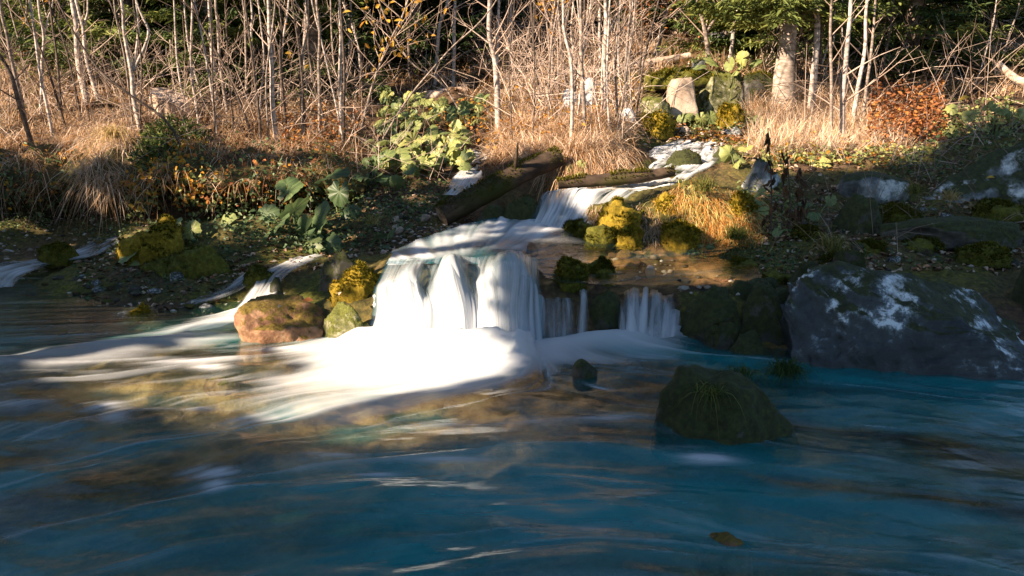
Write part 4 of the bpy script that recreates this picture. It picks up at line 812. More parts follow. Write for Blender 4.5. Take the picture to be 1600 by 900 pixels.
# ================================================================== LOGS AND STUMP
M_LOG = mat_bark('dark_wet_log', (.025, .018, .013), (.06, .042, .028), (.12, .085, .055), .5, .7, moss=(.045, .045, .01))
M_PALEWOOD = mat_bark('pale_dead_wood', (.22, .16, .12), (.42, .33, .26), (.66, .56, .46), .6, .5)
M_STUMP = mat_bark('weathered_stump', (.20, .13, .09), (.50, .38, .28), (.74, .64, .52), .35, .6, moss=(.30, .26, .10))
M_ENDGRAIN = mat_bark('cut_wood', (.18, .12, .08), (.32, .22, .14), (.45, .33, .22), 1.4, .3)
def log(label, P, R, mat, n=14, rough=.12, seed=1, tufts=0, tint=(.1, .5), cut=M_ENDGRAIN, stubs=0, name='fallen_log'):
    P = catmull(np.array(P), 36); R = np.interp(np.linspace(0, 1, 36), np.linspace(0, 1, len(R)), R)
    V, F = tube(P, R, n); V = V.reshape(36, n, 3)
    Q = V * 6; dsp = 1 + rough * fbm(Q[..., 0] + seed, Q[..., 1], Q[..., 2], 3); V = P[:, None] + (V - P[:, None]) * dsp[..., None]
    c = P.mean(0); o = thing(name, c, label, 'log')
    mesh_obj('bark', V.reshape(-1, 3), F, mat, o)
    for e, d in ((0, -1), (-1, 1)):
        ce = P[e] + unit(P[e] - P[1 if e == 0 else -2]) * R[e] * .15
        mesh_obj('cut_end', np.concatenate([V[e], [ce]]), np.array([[k, (k + 1) % n, n] for k in range(n)]), cut, o, smooth=False)
    nv = unit(V - P[:, None]).reshape(-1, 3)
    for k in range(stubs):
        i = int(rng.integers(4, 32)); d = unit(rng.normal(size=3) + np.array([0, 0, .8])); L = R[i] * rng.uniform(1.6, 3.5)
        a = Acc(); v, f = tube([P[i], P[i] + d * L * .6, P[i] + d * L], [R[i] * .25, R[i] * .18, R[i] * .08], 6); a.add(v, f); a.build('branch_stub', mat, o)
    if tufts:
        a = Acc(); Vf = V.reshape(-1, 3); wt = np.clip(nv[:, 2] + .1, 0, 1) * (fbm(Vf[:, 0] * 5, Vf[:, 1] * 5, seed, 2) > -.1); wt /= wt.sum(); i = rng.choice(len(Vf), tufts, p=wt)
        B = Vf[i] + rng.normal(size=(tufts, 3)) * R.mean() * .1; blades(a, B, unit(nv[i] + .5 * rng.normal(size=(tufts, 3))), rng.uniform(.015, .035, tufts), .011, .1, rng.uniform(*tint, tufts), 1)
        tag(a.build('moss', M_MOSS, o), kind='stuff')
    return o
log('thick dark mossy log slanting down to the stream beside the second cascade', [at_y(872, 246, 7.95), at_y(820, 268, 7.75), at_y(760, 300, 7.5), at_y(690, 338, 7.3)], [.085, .092, .10, .10], M_LOG, 18, .10, 3, 2200, (0, .35), stubs=2)
log('pale bare log lying across the slope behind the stems', [at_y(1078, 87, 12.4), at_y(1010, 100, 12.3), at_y(915, 117, 12.2)], [.05, .062, .07], M_PALEWOOD, 10, .08, 5, stubs=3)
log('rotten pinkish log behind the butterbur bed', [at_y(632, 158, 12.6), at_y(680, 149, 12.6), at_y(730, 141, 12.7)], [.07, .085, .07], M_PALEWOOD, 10, .2, 6, stubs=2)
log('thin mossy log damming the upper stream', [at_y(872, 288, 7.5), at_y(930, 282, 7.5), at_y(1000, 276, 7.52), at_y(1052, 268, 7.6)], [.045, .055, .06, .045], M_LOG, 10, .14, 7, 1500, (.1, .6))
log('weathered root leaning over the right bank', [at_y(1560, 100, 11.5), at_y(1590, 124, 11.2), at_y(1640, 140, 11)], [.04, .05, .06], M_PALEWOOD, 8, .1, 8)
# stump: splayed foot, slanting broken top
sb = hit(274, 205)[0]; sY = 9.9; c0 = at_y(272, 208, sY); st = thing('tree_stump', c0, 'broken pale tree stump in the brush on the left bank', 'stump')
n = 40; rows_ = []
th = np.arange(n) / n * 2 * math.pi
for z, r_ in [(-.15, .30), (.0, .26), (.12, .235), (.28, .215), (.42, .20)]:
    lob = 1 + .10 * np.cos(th * 5 + 1 + z) * (1.2 - z) + .05 * np.cos(th * 11 + z * 4); top = z + (.09 * np.cos(th - 2.6) * (z / .42) if z > 0 else 0)
    rows_.append(np.stack([c0[0] + r_ * lob * np.cos(th) - .02 * z, c0[1] + r_ * lob * np.sin(th), c0[2] + top + 0 * th], -1))
V = np.concatenate(rows_); F = np.array([[a * n + k, a * n + (k + 1) % n, (a + 1) * n + (k + 1) % n, (a + 1) * n + k] for a in range(4) for k in range(n)])
mesh_obj('bark', V, F, M_STUMP, st)
top = rows_[-1]; cc = top.mean(0); inner = cc + (top - cc) * .55 + np.array([0, 0, .02]) * np.sin(th * 7)[:, None]
mesh_obj('broken_top', np.concatenate([top, inner, [cc - [0, 0, .03]]]), [np.array([[k, (k + 1) % n, n + (k + 1) % n, n + k] for k in range(n)]), np.array([[n + k, n + (k + 1) % n, 2 * n] for k in range(n)])], M_PALEWOOD, st, smooth=False)
# ================================================================== PLANTS
M_BIRCH = mat_bark('pale_grey_bark', (.10, .085, .075), (.40, .35, .31), (.62, .56, .50), 1.2, .3)
M_GREYBARK = mat_bark('grey_brown_bark', (.07, .055, .045), (.22, .18, .15), (.42, .36, .30), 1.2, .3)
M_DARKBARK = mat_bark('dark_bark', (.03, .024, .02), (.08, .062, .05), (.16, .125, .10), 1.2, .3)
M_TWIG = mat_leaf('dry_twigs', [(0, (.05, .035, .028)), (.5, (.30, .22, .17)), (1, (.66, .55, .46))], transl=0, rough=.8)
M_DRYGRASS = mat_leaf('dry_grass', [(0, (.20, .10, .04)), (.3, (.46, .28, .14)), (.6, (.64, .47, .30)), (1, (.80, .66, .52))], transl=.35, rough=.65)
M_YLEAF = mat_leaf('autumn_leaves', [(0, (.22, .08, .035)), (.35, (.42, .18, .07)), (.65, (.55, .27, .03)), (1, (.65, .45, .08))], transl=.4, rough=.5)
M_LITTER = mat_leaf('leaf_litter', [(0, (.05, .03, .02)), (.4, (.20, .115, .06)), (.75, (.38, .25, .15)), (1, (.58, .47, .36))], transl=.1, rough=.7)
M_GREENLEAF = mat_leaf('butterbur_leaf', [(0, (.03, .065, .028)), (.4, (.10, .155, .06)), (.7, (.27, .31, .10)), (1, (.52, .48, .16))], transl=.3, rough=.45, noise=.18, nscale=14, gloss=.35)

def bare_twigs(acc, spine, R, nb, Lr, up, tint, seedr, t0=.15, twig=2, rfac=.38):
    """side branches with twigs along a stem"""
    m = len(spine)
    for _ in range(nb):
        t = seedr.uniform(t0, .97); i = int(t * (m - 1)); p = spine[i]; r = R[i] * rfac
        a = seedr.uniform(0, 6.283); L = seedr.uniform(*Lr) * (1.15 - .6 * t); u_ = up + seedr.uniform(-.25, .35)
        d = unit(np.array([math.cos(a), math.sin(a), u_])); bend = seedr.normal(size=3) * .18 + np.array([0, 0, .12])
        pts = np.array([p, p + d * L * .35 + bend * L * .15, p + d * L * .7 + bend * L * .45, p + d * L + bend * L])
        V, F = tube(pts, [max(r, .004), max(r * .7, .003), max(r * .45, .0025), .0015], 4); acc.add(V, F, tint + seedr.uniform(-.15, .15))
        for _ in range(twig):
            q = pts[1] + (pts[3] - pts[1]) * seedr.uniform(0, 1); l2 = L * seedr.uniform(.2, .5); d2 = unit(d + seedr.normal(size=3) * .6 + np.array([0, 0, .2]))
            V, F = tube([q, q + d2 * l2 * .5 + seedr.normal(size=3) * l2 * .06, q + d2 * l2], [.003, .0022, .0012], 3); acc.add(V, F, tint + seedr.uniform(-.15, .2))
def bare_tree(label, px, w, mat=None, Y=None, group=None, nb=16, Lr=(.25, .8), tint=.6, name='bare_sapling', fork=None, extra=2.4, leafy=None, seed=None, up=.7):
    """px: the stem from its foot to the top edge of the photograph; w: its width in pixels at the foot"""
    r_ = np.random.default_rng(seed if seed is not None else abs(int(px[0][0] * 7 + px[0][1] * 3)))
    if Y is None: Y = float(hit(*px[0])[0, 1])
    P = np.stack([at_y(u, v, Y + .0 * k) for k, (u, v) in enumerate(px)])
    P[0, 2] = ground(P[0, 0], P[0, 1]) - .06 if abs(P[0, 2] - ground(P[0, 0], P[0, 1])) < .8 else P[0, 2]
    d = unit(P[-1] - P[-2]); d = unit(d + np.array([0, 0, .6])); P = np.concatenate([P, [P[-1] + d * extra * .5 + r_.normal(size=3) * .05, P[-1] + d * extra + r_.normal(size=3) * .12]])
    P[1:-1, 1] += np.cumsum(r_.normal(size=len(P) - 2) * .03)
    m = 26; SPN = catmull(P, m); SPN += np.stack([perlin(np.linspace(0, 5, m), k * 3.3, r_.uniform(0, 50)) for k in range(3)], -1) * .018
    r0 = w * Y / FPX / 2; R_ = np.linspace(r0 * 1.12, r0 * .34, m); R_[0] *= 1.35
    o = thing(name, P[0], label, 'tree', group)
    a = Acc(); V, F = tube(SPN, R_, 8); a.add(V, F)
    a.build('trunk', mat or M_GREYBARK, o)
    for fk in (fork or []):
        Q = np.stack([at_y(u, v, Y + .02) for u, v in fk]); dd = unit(unit(Q[-1] - Q[-2]) + np.array([0, 0, .5])); Q = np.concatenate([Q, [Q[-1] + dd * 1.2]]); Q = catmull(Q, 14)
        a = Acc(); V, F = tube(Q, np.linspace(r0 * .7, r0 * .25, 14), 7); a.add(V, F); a.build('limb', mat or M_GREYBARK, o)
    a = Acc(); bare_twigs(a, SPN, R_, nb, Lr, up, tint, r_)
    if leafy:
        n, tn, sz = leafy; Vt = np.concatenate(a.v); i = r_.integers(0, len(Vt), n); b = Acc()
        leaves(b, Vt[i] + r_.normal(size=(n, 3)) * .05, rand_dir(n, -1, .3), rand_dir(n, -.2, 1), r_.uniform(.7, 1.3, n) * sz, r_.uniform(.4, .6, n) * sz, r_.uniform(*tn, n)); 
        tag(b.build('foliage', M_YLEAF, o), kind='stuff')
    a.build('crown', M_TWIG, o)
    return o, SPN
stems = [
 ('grey leaning sapling at the very left edge', [(46, 222), (25, 112), (15, 55), (7, -5)], 6, M_GREYBARK, None),
 ('thin forked grey stem second from the left edge', [(62, 178), (64, 110), (67, 50), (60, -5)], 5, M_BIRCH, [[(68, 55), (76, 25), (84, -5)]]),
 ('thickest white trunk of the left thicket, leaning left', [(137, 170), (122, 110), (115, 50), (107, -5)], 10, M_BIRCH, None),
 ('pale trunk with a wide fork beside the thick white trunk', [(154, 160), (137, 90), (130, 40), (117, -5)], 6.5, M_BIRCH, [[(130, 40), (136, 24), (137, -5)]]),
 ('grey sapling with a vertical fork rising left of the stump', [(224, 226), (210, 150), (206, 110), (197, 50), (191, -5)], 7, M_BIRCH, [[(208, 112), (216, 50), (212, -5)], [(208, 112), (232, 55), (222, 25), (210, -10)]]),
 ('slim straight stem directly behind the stump', [(270, 150), (269, 125), (265, 50), (258, -5)], 4.5, M_GREYBARK, None),
 ('bright white straight birch right of the stump', [(338, 160), (335, 130), (333, 75), (330, -5)], 9, M_BIRCH, None),
 ('grey stem leaning against the bright white birch', [(356, 180), (350, 130), (341, 50), (336, -5)], 5.5, M_GREYBARK, None),
 ('single thin pale stem in the gap before the green spruce', [(400, 160), (398, 110), (394, 50), (393, -5)], 4.5, M_BIRCH, None),
 ('tall grey stem with a dark foot in the middle of the left thicket', [(432, 225), (425, 140), (421, 75), (418, -5)], 7.5, M_BIRCH, None),
 ('slender pale stem close behind the tall grey one', [(434, 150), (430, 100), (427, 50), (426, -5)], 4.5, M_BIRCH, None),
 ('dark crooked stem between two pale ones', [(451, 215), (438, 100), (443, 50), (440, -5)], 5, M_DARKBARK, None),
 ('pale stem sweeping right towards its top', [(436, 160), (437, 140), (442, 75), (452, -5)], 4.5, M_BIRCH, None),
 ('kinked grey sapling bent sideways halfway up', [(473, 222), (469, 110), (477, 50), (477, -5)], 5.5, M_GREYBARK, None),
 ('dark and pale banded straight sapling', [(501, 222), (499, 125), (500, 62), (497, -5)], 5.5, M_GREYBARK, None),
 ('straight white sapling in front of the dark spruce trunk', [(534, 222), (531, 150), (530, 75), (530, -5)], 6, M_BIRCH, None),
 ('thin stem right of the straight white sapling', [(540, 158), (544, 100), (546, 40), (547, -5)], 4.5, M_GREYBARK, None),
 ('thin pale leaning stem at the foot of the dark hollow', [(680, 134), (687, 45), (701, -5)], 5.5, M_BIRCH, None),
 ('straight pale stem above the rotten log', [(708, 136), (710, 50), (710, -5)], 5.5, M_BIRCH, None),
 ('white Y shaped birch in front of the dry grass slope', [(781, 205), (775, 100), (766, 62), (765, -5)], 9, M_BIRCH, [[(776, 98), (777, 60), (780, -5)]]),
 ('thin stem right behind the Y shaped birch', [(798, 110), (798, 50), (799, -5)], 4.5, M_BIRCH, None),
 ('grey stem rising from the hanging grass', [(915, 210), (909, 100), (908, 50), (907, -5)], 6, M_GREYBARK, None),
 ('thick white stem right of the white boulder', [(942, 195), (944, 100), (946, 50), (945, -5)], 8, M_BIRCH, None),
 ('second white stem close to the thick one on its left', [(938, 105), (937, 50), (937, -5)], 6, M_BIRCH, None),
 ('thin grey stem left of the white boulder', [(884, 132), (875, 50), (872, -5)], 5, M_GREYBARK, None),
 ('crooked stem crossing in front of the pale log', [(978, 195), (979, 100), (985, 15), (987, -5)], 4.5, M_GREYBARK, None),
 ('yellowish thin stem in the dry grass by the stream', [(892, 228), (893, 118), (884, 60), (880, -5)], 5, M_BIRCH, None),
 ('bright straight stem in the pink grass on the right', [(1314, 216), (1315, 162), (1320, 87), (1327, -5)], 9, M_BIRCH, None),
 ('second bright stem leaning right in the pink grass', [(1330, 202), (1340, 140), (1350, 75), (1356, -5)], 7, M_BIRCH, None),
 ('third slim stem of the right hand trio', [(1347, 195), (1352, 162), (1362, 87), (1371, -5)], 5.5, M_GREYBARK, None),
 ('thin stem left of the right hand trio', [(1300, 219), (1298, 100), (1296, 12), (1296, -5)], 5, M_GREYBARK, None),
 ('pale trunk at the upper right corner', [(1575, 48), (1578, 20), (1580, -5)], 9, M_BIRCH, None),
 ('grey trunk in the shade of the right hand spruce', [(1431, 60), (1431, 17), (1430, -5)], 9, M_GREYBARK, None),
 ('thin stem beside the far waterfall', [(1134, 76), (1136, 30), (1138, -5)], 4, M_GREYBARK, None),
]
for lab, px, w, mt, fk in stems:
    bare_tree(lab, px, w, mt, fork=fk, nb=9, Lr=(.2, .65))
bare_tree('small crooked tree with orange leaves on the leafy ledge', [(1110, 78), (1100, 37), (1090, -5)], 7, M_GREYBARK, 12.2, nb=26, Lr=(.3, .9), leafy=(260, (.1, .7), .05), fork=[[(1104, 50), (1122, 20), (1130, -8)]], name='small_tree')
bare_tree('small tree leaning right with pale limbs on the ledge', [(1140, 80), (1148, 35), (1156, -5)], 6, M_BIRCH, 12.2, nb=20, Lr=(.3, .9), name='small_tree')
bare_tree('leaning limb of a tree arching over the far hollow', [(1026, 42), (1040, 22), (1062, -5)], 7, M_GREYBARK, 14.0, nb=20, Lr=(.4, 1.2), leafy=(500, (.05, .5), .06), name='small_tree')
bare_tree('dark thin tree leaning far right across the left thicket', [(300, 235), (270, 200), (205, 150), (150, 100), (95, 0)], 4.5, M_DARKBARK, 8.6, nb=22, Lr=(.2, .8), tint=.15, extra=1.0, up=.9)
bare_tree('dark bowed stem bending from the left edge', [(52, 225), (25, 140), (8, 100), (-20, 40)], 7, M_DARKBARK, 8.9, nb=16, Lr=(.3, .8), tint=.2)
bare_tree('dark leaning stem across the bright birch', [(400, 195), (360, 120), (335, 70), (300, 0)], 4, M_DARKBARK, 9.2, nb=18, Lr=(.2, .8), tint=.2)
bare_tree('thin whip leaning right over the butterbur bed', [(590, 205), (640, 150), (700, 80), (770, 10)], 3, M_GREYBARK, 9.6, nb=12, Lr=(.2, .6), tint=.4)
bare_tree('thin whip arching over the dark hollow', [(735, 190), (690, 130), (640, 95), (600, 20)], 3, M_GREYBARK, 10.6, nb=14, Lr=(.3, .7), tint=.5)
bare_tree('young tree with yellow leaves before the dark hollow', [(560, 165), (590, 110), (612, 60), (640, -5)], 4, M_GREYBARK, 10.2, nb=34, Lr=(.4, 1.2), leafy=(170, (.55, 1), .085), name='small_tree')
bare_tree('orange leaved shrub at the upper left', [(40, 120), (42, 70), (50, -5)], 4, M_GREYBARK, 13, nb=34, Lr=(.4, 1.3), leafy=(420, (.45, .9), .07), name='small_tree')
bare_tree('russet leaved beech sapling above the pale log', [(985, 85), (985, 40), (1000, -5)], 4, M_GREYBARK, 14, nb=40, Lr=(.5, 1.5), leafy=(900, (.0, .45), .06), name='small_tree')
bare_tree('orange leaved sapling at the top above the bare stems', [(865, 90), (862, 40), (868, -5)], 4, M_GREYBARK, 13, nb=30, Lr=(.4, 1.2), leafy=(300, (.4, .9), .06), name='small_tree')
# the rest of the thicket, stem by stem
fill = [([(0, 130), (570, 130), (560, 245), (0, 225)], 30, 'thin bare stem in the leafless thicket on the left bank', 'bare stems of the left thicket', (2.2, 4.5)),
        ([(0, 60), (600, 60), (640, 125), (0, 130)], 22, 'slender far stem on the slope behind the left thicket', 'far stems behind the left thicket', (2.0, 4.2)),
        ([(600, 70), (1000, 60), (1000, 130), (600, 130)], 22, 'slender bare stem on the sunny slope in the middle', 'bare stems of the middle slope', (2.2, 4.5)),
        ([(790, 130), (1000, 130), (990, 230), (800, 230)], 20, 'thin bare whip in the dry grass by the stream', 'bare whips of the dry grass bank', (2.0, 3.6)),
        ([(1180, 60), (1600, 40), (1600, 120), (1220, 200)], 22, 'thin bare stem among the spruces on the right bank', 'bare stems of the right bank', (2.0, 4.5))]
for poly, n, lab, grp, wr in fill:
    for P in scatter_px(poly, n):
        u0, v0 = to_px(P); Y = P[1]; lean = rng.normal() * 22 + (u0 - 800) * .045; k = rng.uniform(-10, 10)
        mt = [M_BIRCH, M_GREYBARK, M_DARKBARK, M_DARKBARK][rng.integers(4)]
        bare_tree(lab, [(float(u0), float(v0)), (float(u0 + lean * .5 + k), float(v0 * .5)), (float(u0 + lean), -5)], rng.uniform(*wr), mt, Y, grp, nb=int(rng.integers(4, 10)), Lr=(.2, .65), tint=rng.uniform(.05, .65), seed=int(rng.integers(1e6)), extra=rng.uniform(.6, 2.2))

# ---- spruces
def spruce(label, x, y, h, w, seed, dens=1.0, r0=.12, tint=(.15, .75), z0=.15, group=None, bark=None, name='spruce_tree'):
    r_ = np.random.default_rng(seed); z = float(ground(x, y)) - .1
    o = thing(name, (x, y, z), label, 'tree', group)
    a = Acc(); zz = np.linspace(0, h, 12); wob = np.stack([perlin(zz * .7, seed, k) * .04 for k in (0, 1)], -1)
    V, F = tube(np.stack([x + wob[:, 0], y + wob[:, 1], z + zz], -1), r0 * (1 - .93 * zz / h) * (1 + .5 * np.exp(-zz / .18)), 12); a.add(V, F); a.build('trunk', bark or M_SPRUCEBARK, o)
    a = Acc(); nbough = int(26 * h * dens ** .5)
    hb = z0 * h + (h * (1 - z0)) * r_.uniform(0, 1, nbough) ** 1.15; az = r_.uniform(0, 6.283, nbough)
    CC, AA, NN_, LL, WW, TT = [], [], [], [], [], []
    for k in range(nbough):
        f = (hb[k] / h); L = w * (1.02 - f) ** .8 * r_.uniform(.6, 1.1) + .06; d = np.array([math.cos(az[k]), math.sin(az[k]), 0]); sd = np.array([-d[1], d[0], 0])
        m = max(5, int(L * 15 * dens)); t = np.linspace(.12, 1, m)
        ax = np.array([x, y, z + hb[k]]) + d * (L * t)[:, None] + np.array([0, 0, 1]) * (L * (-.38 * t + .30 * t ** 3))[:, None]
        V, F = tube(ax[::max(1, m // 5)], np.linspace(.014, .003, len(ax[::max(1, m // 5)])), 4); a.add(V, F, .0)
        tb = r_.uniform(*tint)
        for sg in (-1, 1):
            ll = (.10 + .30 * L * (1 - .75 * t)) * r_.uniform(.6, 1.2, m)
            di = unit(d[None] * .75 + sg * sd[None] * r_.uniform(.6, 1.1, (m, 1)) + np.array([0, 0, -.22]) + r_.normal(size=(m, 3)) * .13)
            for q in range(3):
                CC.append(ax + di * ll[:, None] * (.22 + .30 * q) + r_.normal(size=(m, 3)) * .015); AA.append(unit(di + r_.normal(size=(m, 3)) * .35)); NN_.append(np.array([0, 0, 1.0]) + r_.normal(size=(m, 3)) * .5); LL.append(np.clip(ll * .55, .05, .2)); WW.append(r_.uniform(.018, .040, m)); TT.append(np.clip(tb + r_.normal(size=m) * .12, 0, 1))
    leaves(a, np.concatenate(CC), np.concatenate(AA), np.concatenate(NN_), np.concatenate(LL), np.concatenate(WW), np.concatenate(TT), .1)
    a.build('crown', M_NEEDLE, o)
    return o
def at_ground(u, v): return hit(u, v)[0]
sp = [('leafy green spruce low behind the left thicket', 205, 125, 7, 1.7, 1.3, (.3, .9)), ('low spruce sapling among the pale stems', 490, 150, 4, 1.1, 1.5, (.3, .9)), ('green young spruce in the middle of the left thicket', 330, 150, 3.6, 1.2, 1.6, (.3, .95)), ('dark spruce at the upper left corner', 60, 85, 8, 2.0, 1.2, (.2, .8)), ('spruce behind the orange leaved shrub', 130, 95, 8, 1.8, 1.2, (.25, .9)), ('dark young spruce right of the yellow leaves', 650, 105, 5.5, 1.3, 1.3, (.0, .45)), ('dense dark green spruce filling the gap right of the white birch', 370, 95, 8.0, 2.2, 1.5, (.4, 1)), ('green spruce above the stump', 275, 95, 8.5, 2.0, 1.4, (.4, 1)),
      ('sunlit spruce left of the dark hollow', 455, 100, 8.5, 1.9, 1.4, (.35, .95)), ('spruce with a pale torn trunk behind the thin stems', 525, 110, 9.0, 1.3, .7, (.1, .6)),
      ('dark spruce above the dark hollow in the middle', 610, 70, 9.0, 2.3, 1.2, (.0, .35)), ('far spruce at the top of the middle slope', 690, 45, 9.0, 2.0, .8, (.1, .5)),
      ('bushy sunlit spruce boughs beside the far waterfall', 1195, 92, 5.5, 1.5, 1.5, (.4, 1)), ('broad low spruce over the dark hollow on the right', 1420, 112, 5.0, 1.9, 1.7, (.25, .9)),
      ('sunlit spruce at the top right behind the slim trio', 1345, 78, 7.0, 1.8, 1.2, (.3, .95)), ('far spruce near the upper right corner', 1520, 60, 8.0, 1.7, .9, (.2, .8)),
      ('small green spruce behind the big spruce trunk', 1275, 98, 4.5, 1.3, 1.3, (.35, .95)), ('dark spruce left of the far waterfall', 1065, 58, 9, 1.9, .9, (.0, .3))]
for i, (lab, u, v, h, w, dn, tn) in enumerate(sp):  # needle tint carries the light: paler on sunlit spruces, darker in shade
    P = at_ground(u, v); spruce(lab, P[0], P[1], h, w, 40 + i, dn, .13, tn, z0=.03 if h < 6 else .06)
P = at_ground(1222, 168); big = spruce('thick pale spruce trunk standing in the pink dry grass', P[0], P[1], 9.0, 1.35, 71, 1.1, .118, (.4, 1), z0=.14, bark=mat_bark('old_spruce_bark', (.10, .08, .065), (.30, .25, .205), (.56, .49, .42), .8, .7))
bare_tree('short thick grey trunk right of the big pale spruce trunk', [(1266, 175), (1270, 110), (1276, 40), (1280, -5)], 11, M_BIRCH, 10.9, nb=8)
for i in range(34):                                  # the wood farther up the hill
    x, y = rng.uniform(-17, 17), rng.uniform(17.5, 30); spruce('far dark spruce in the wood on the hillside', x, y, rng.uniform(7, 11), rng.uniform(1.5, 2.3), 200 + i, .6, .14, (.3, 1), z0=.04, group='far spruces on the hillside')  # pale tint range makes the far needles look more lit
P = at_ground(280, 232); 
def evergreen_shrub(label, u, v, n, rx, rz, seed, Y=None):
    c = hit(u, v)[0] if Y is None else at_y(u, v, Y); r_ = np.random.default_rng(seed); o = thing('evergreen_shrub', c, label, 'shrub'); a = Acc()
    for k in range(9):
        d = rand_dir(1, .05, .9)[0] * np.array([rx, rx, rz]); V, F = tube([c, c + d * .5, c + d], [.01, .007, .003], 4); a.add(V, F, 0.)
    a.build('stem', M_DARKBARK, o); a = Acc()
    D = rand_dir(n, -.1, 1) * np.array([rx, rx, rz]) * (r_.uniform(.3, 1, n) ** .5)[:, None]; leaves(a, c + D, unit(D + r_.normal(size=(n, 3)) * .25), rand_dir(n, 0, 1), r_.uniform(.05, .11, n), r_.uniform(.014, .024, n), r_.uniform(.2, .8, n)); a.build('foliage', M_NEEDLE, o)
evergreen_shrub('low green spruce bush at the foot of the stump', 275, 240, 900, .42, .40, 3, 9.0)
evergreen_shrub('dark green bush on the bank edge below the stump', 245, 262, 500, .3, .28, 4, 8.6)

# ---- butterbur: plants of large round leaves
def leaf_mesh(R_, seed, cup=.18, fold=.12):
    r_ = np.random.default_rng(seed); nr, na = 5, 38; th = np.linspace(.28, 2 * math.pi - .28, na); rr = np.linspace(0, 1, nr + 1)[1:]
    edge = 1 + .06 * np.cos(th * 9 + seed) + .10 * np.cos(th) * -1 + .05 * r_.normal(size=na)
    V = [[0, 0, 0]]
    for q in rr:
        x = q * edge * np.cos(th); y = q * edge * np.sin(th); zz = -cup * q * q * (1 + .5 * np.cos(2 * th + seed)) + fold * np.abs(np.sin(th)) * q * .6 + .045 * q * np.cos(th * 9) 
        V += list(np.stack([x, y, zz], -1))
    V = np.array(V) * R_; F3 = np.array([[0, 1 + k, 2 + k] for k in range(na - 1)]); F4 = np.array([[1 + a * na + k, 1 + (a + 1) * na + k, 2 + (a + 1) * na + k, 2 + a * na + k] for a in range(nr - 1) for k in range(na - 1)])
    return V, F3, F4
LEAFVAR = [leaf_mesh(1.0, k, c, f) for k, (c, f) in enumerate([(.15, .25), (.35, .15), (.05, .3), (.5, .1), (.25, .4)])]
leaf_cache = {}
def butterbur(label, spots, tint, face=(-.35, -.55, .75), group=None):
    """spots: (u, v, Y, radius in pixels) of each leaf"""
    P = np.array([at_y(u, v, Y) for u, v, Y, r_ in spots]); base = P.mean(0); base[2] = ground(base[0], base[1])
    o = thing('butterbur_plant', base, label, 'plant', group); n_st = 0
    for (u, v, Y, rp), p in zip(spots, P):
        k = int(rng.integers(len(LEAFVAR))); tb = round(float(np.clip(rng.uniform(*tint), 0, 1)), 1); key = (k, tb)
        n = unit(np.array(face) + rng.normal(size=3) * .45); s_ = rp * Y / FPX
        if key not in leaf_cache:
            V, F3, F4 = LEAFVAR[k]; lf = mesh_obj('leaf', V, [F3, F4], M_GREENLEAF, o, attrs={'tint': np.clip(tb + .16 * np.concatenate([[1], np.tile(np.cos(np.linspace(.28, 2 * math.pi - .28, 38) * 9) ** 8 - .25, 5)]), 0, 1)})
            me = lf.data; co = np.array(V); me.vertices.foreach_set('co', co.astype(np.float32).ravel()); me.update(); leaf_cache[key] = lf
        else: lf = leaf_cache[key].copy(); COL.objects.link(lf); lf.parent = o
        lf.location = p - base; q = Vector(n).to_track_quat('Z', 'Y'); lf.rotation_mode = 'QUATERNION'
        from mathutils import Quaternion
        lf.rotation_quaternion = q @ Quaternion((0, 0, 1), rng.uniform(0, 6.28)); lf.scale = (s_, s_ * rng.uniform(.8, 1), s_)
        b = base + (p - base) * .35; b[2] = min(ground(b[0], b[1]) - .02, p[2] - .03); sa = Acc(); V, F = tube([b, (b + p) / 2 + [0, 0, .03], p], [.006, .005, .004], 5); sa.add(V, F, .55); sa.build('stalk', M_GREENLEAF, o)
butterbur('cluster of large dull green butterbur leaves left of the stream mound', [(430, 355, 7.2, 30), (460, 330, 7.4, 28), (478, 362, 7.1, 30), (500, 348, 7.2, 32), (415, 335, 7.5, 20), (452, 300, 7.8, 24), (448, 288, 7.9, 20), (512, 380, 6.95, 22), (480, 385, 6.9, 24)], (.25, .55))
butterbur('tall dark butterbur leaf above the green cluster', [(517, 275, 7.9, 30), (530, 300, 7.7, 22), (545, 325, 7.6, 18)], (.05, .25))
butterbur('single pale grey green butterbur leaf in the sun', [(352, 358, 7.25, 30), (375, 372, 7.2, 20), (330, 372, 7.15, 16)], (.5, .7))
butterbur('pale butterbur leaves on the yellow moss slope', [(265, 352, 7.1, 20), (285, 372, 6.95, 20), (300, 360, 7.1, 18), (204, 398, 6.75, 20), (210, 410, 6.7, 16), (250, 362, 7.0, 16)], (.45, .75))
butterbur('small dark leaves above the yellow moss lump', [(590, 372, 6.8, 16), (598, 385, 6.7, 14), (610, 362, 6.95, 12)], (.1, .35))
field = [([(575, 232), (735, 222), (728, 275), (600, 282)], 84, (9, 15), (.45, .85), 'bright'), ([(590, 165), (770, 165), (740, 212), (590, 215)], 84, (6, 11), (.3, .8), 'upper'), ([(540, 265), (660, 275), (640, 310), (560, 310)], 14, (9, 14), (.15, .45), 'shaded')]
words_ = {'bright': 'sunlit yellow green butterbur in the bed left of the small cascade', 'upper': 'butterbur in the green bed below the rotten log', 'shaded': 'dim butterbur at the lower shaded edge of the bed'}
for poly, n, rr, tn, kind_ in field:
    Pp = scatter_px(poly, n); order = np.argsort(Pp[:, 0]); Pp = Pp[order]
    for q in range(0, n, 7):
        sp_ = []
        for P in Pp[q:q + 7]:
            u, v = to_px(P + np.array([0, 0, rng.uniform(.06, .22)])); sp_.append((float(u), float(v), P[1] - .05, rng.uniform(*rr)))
        butterbur(words_[kind_], sp_, tn, group={'bright': 'butterburs of the sunlit bed', 'upper': 'butterburs of the upper bed', 'shaded': 'butterburs of the shaded bed edge'}[kind_])
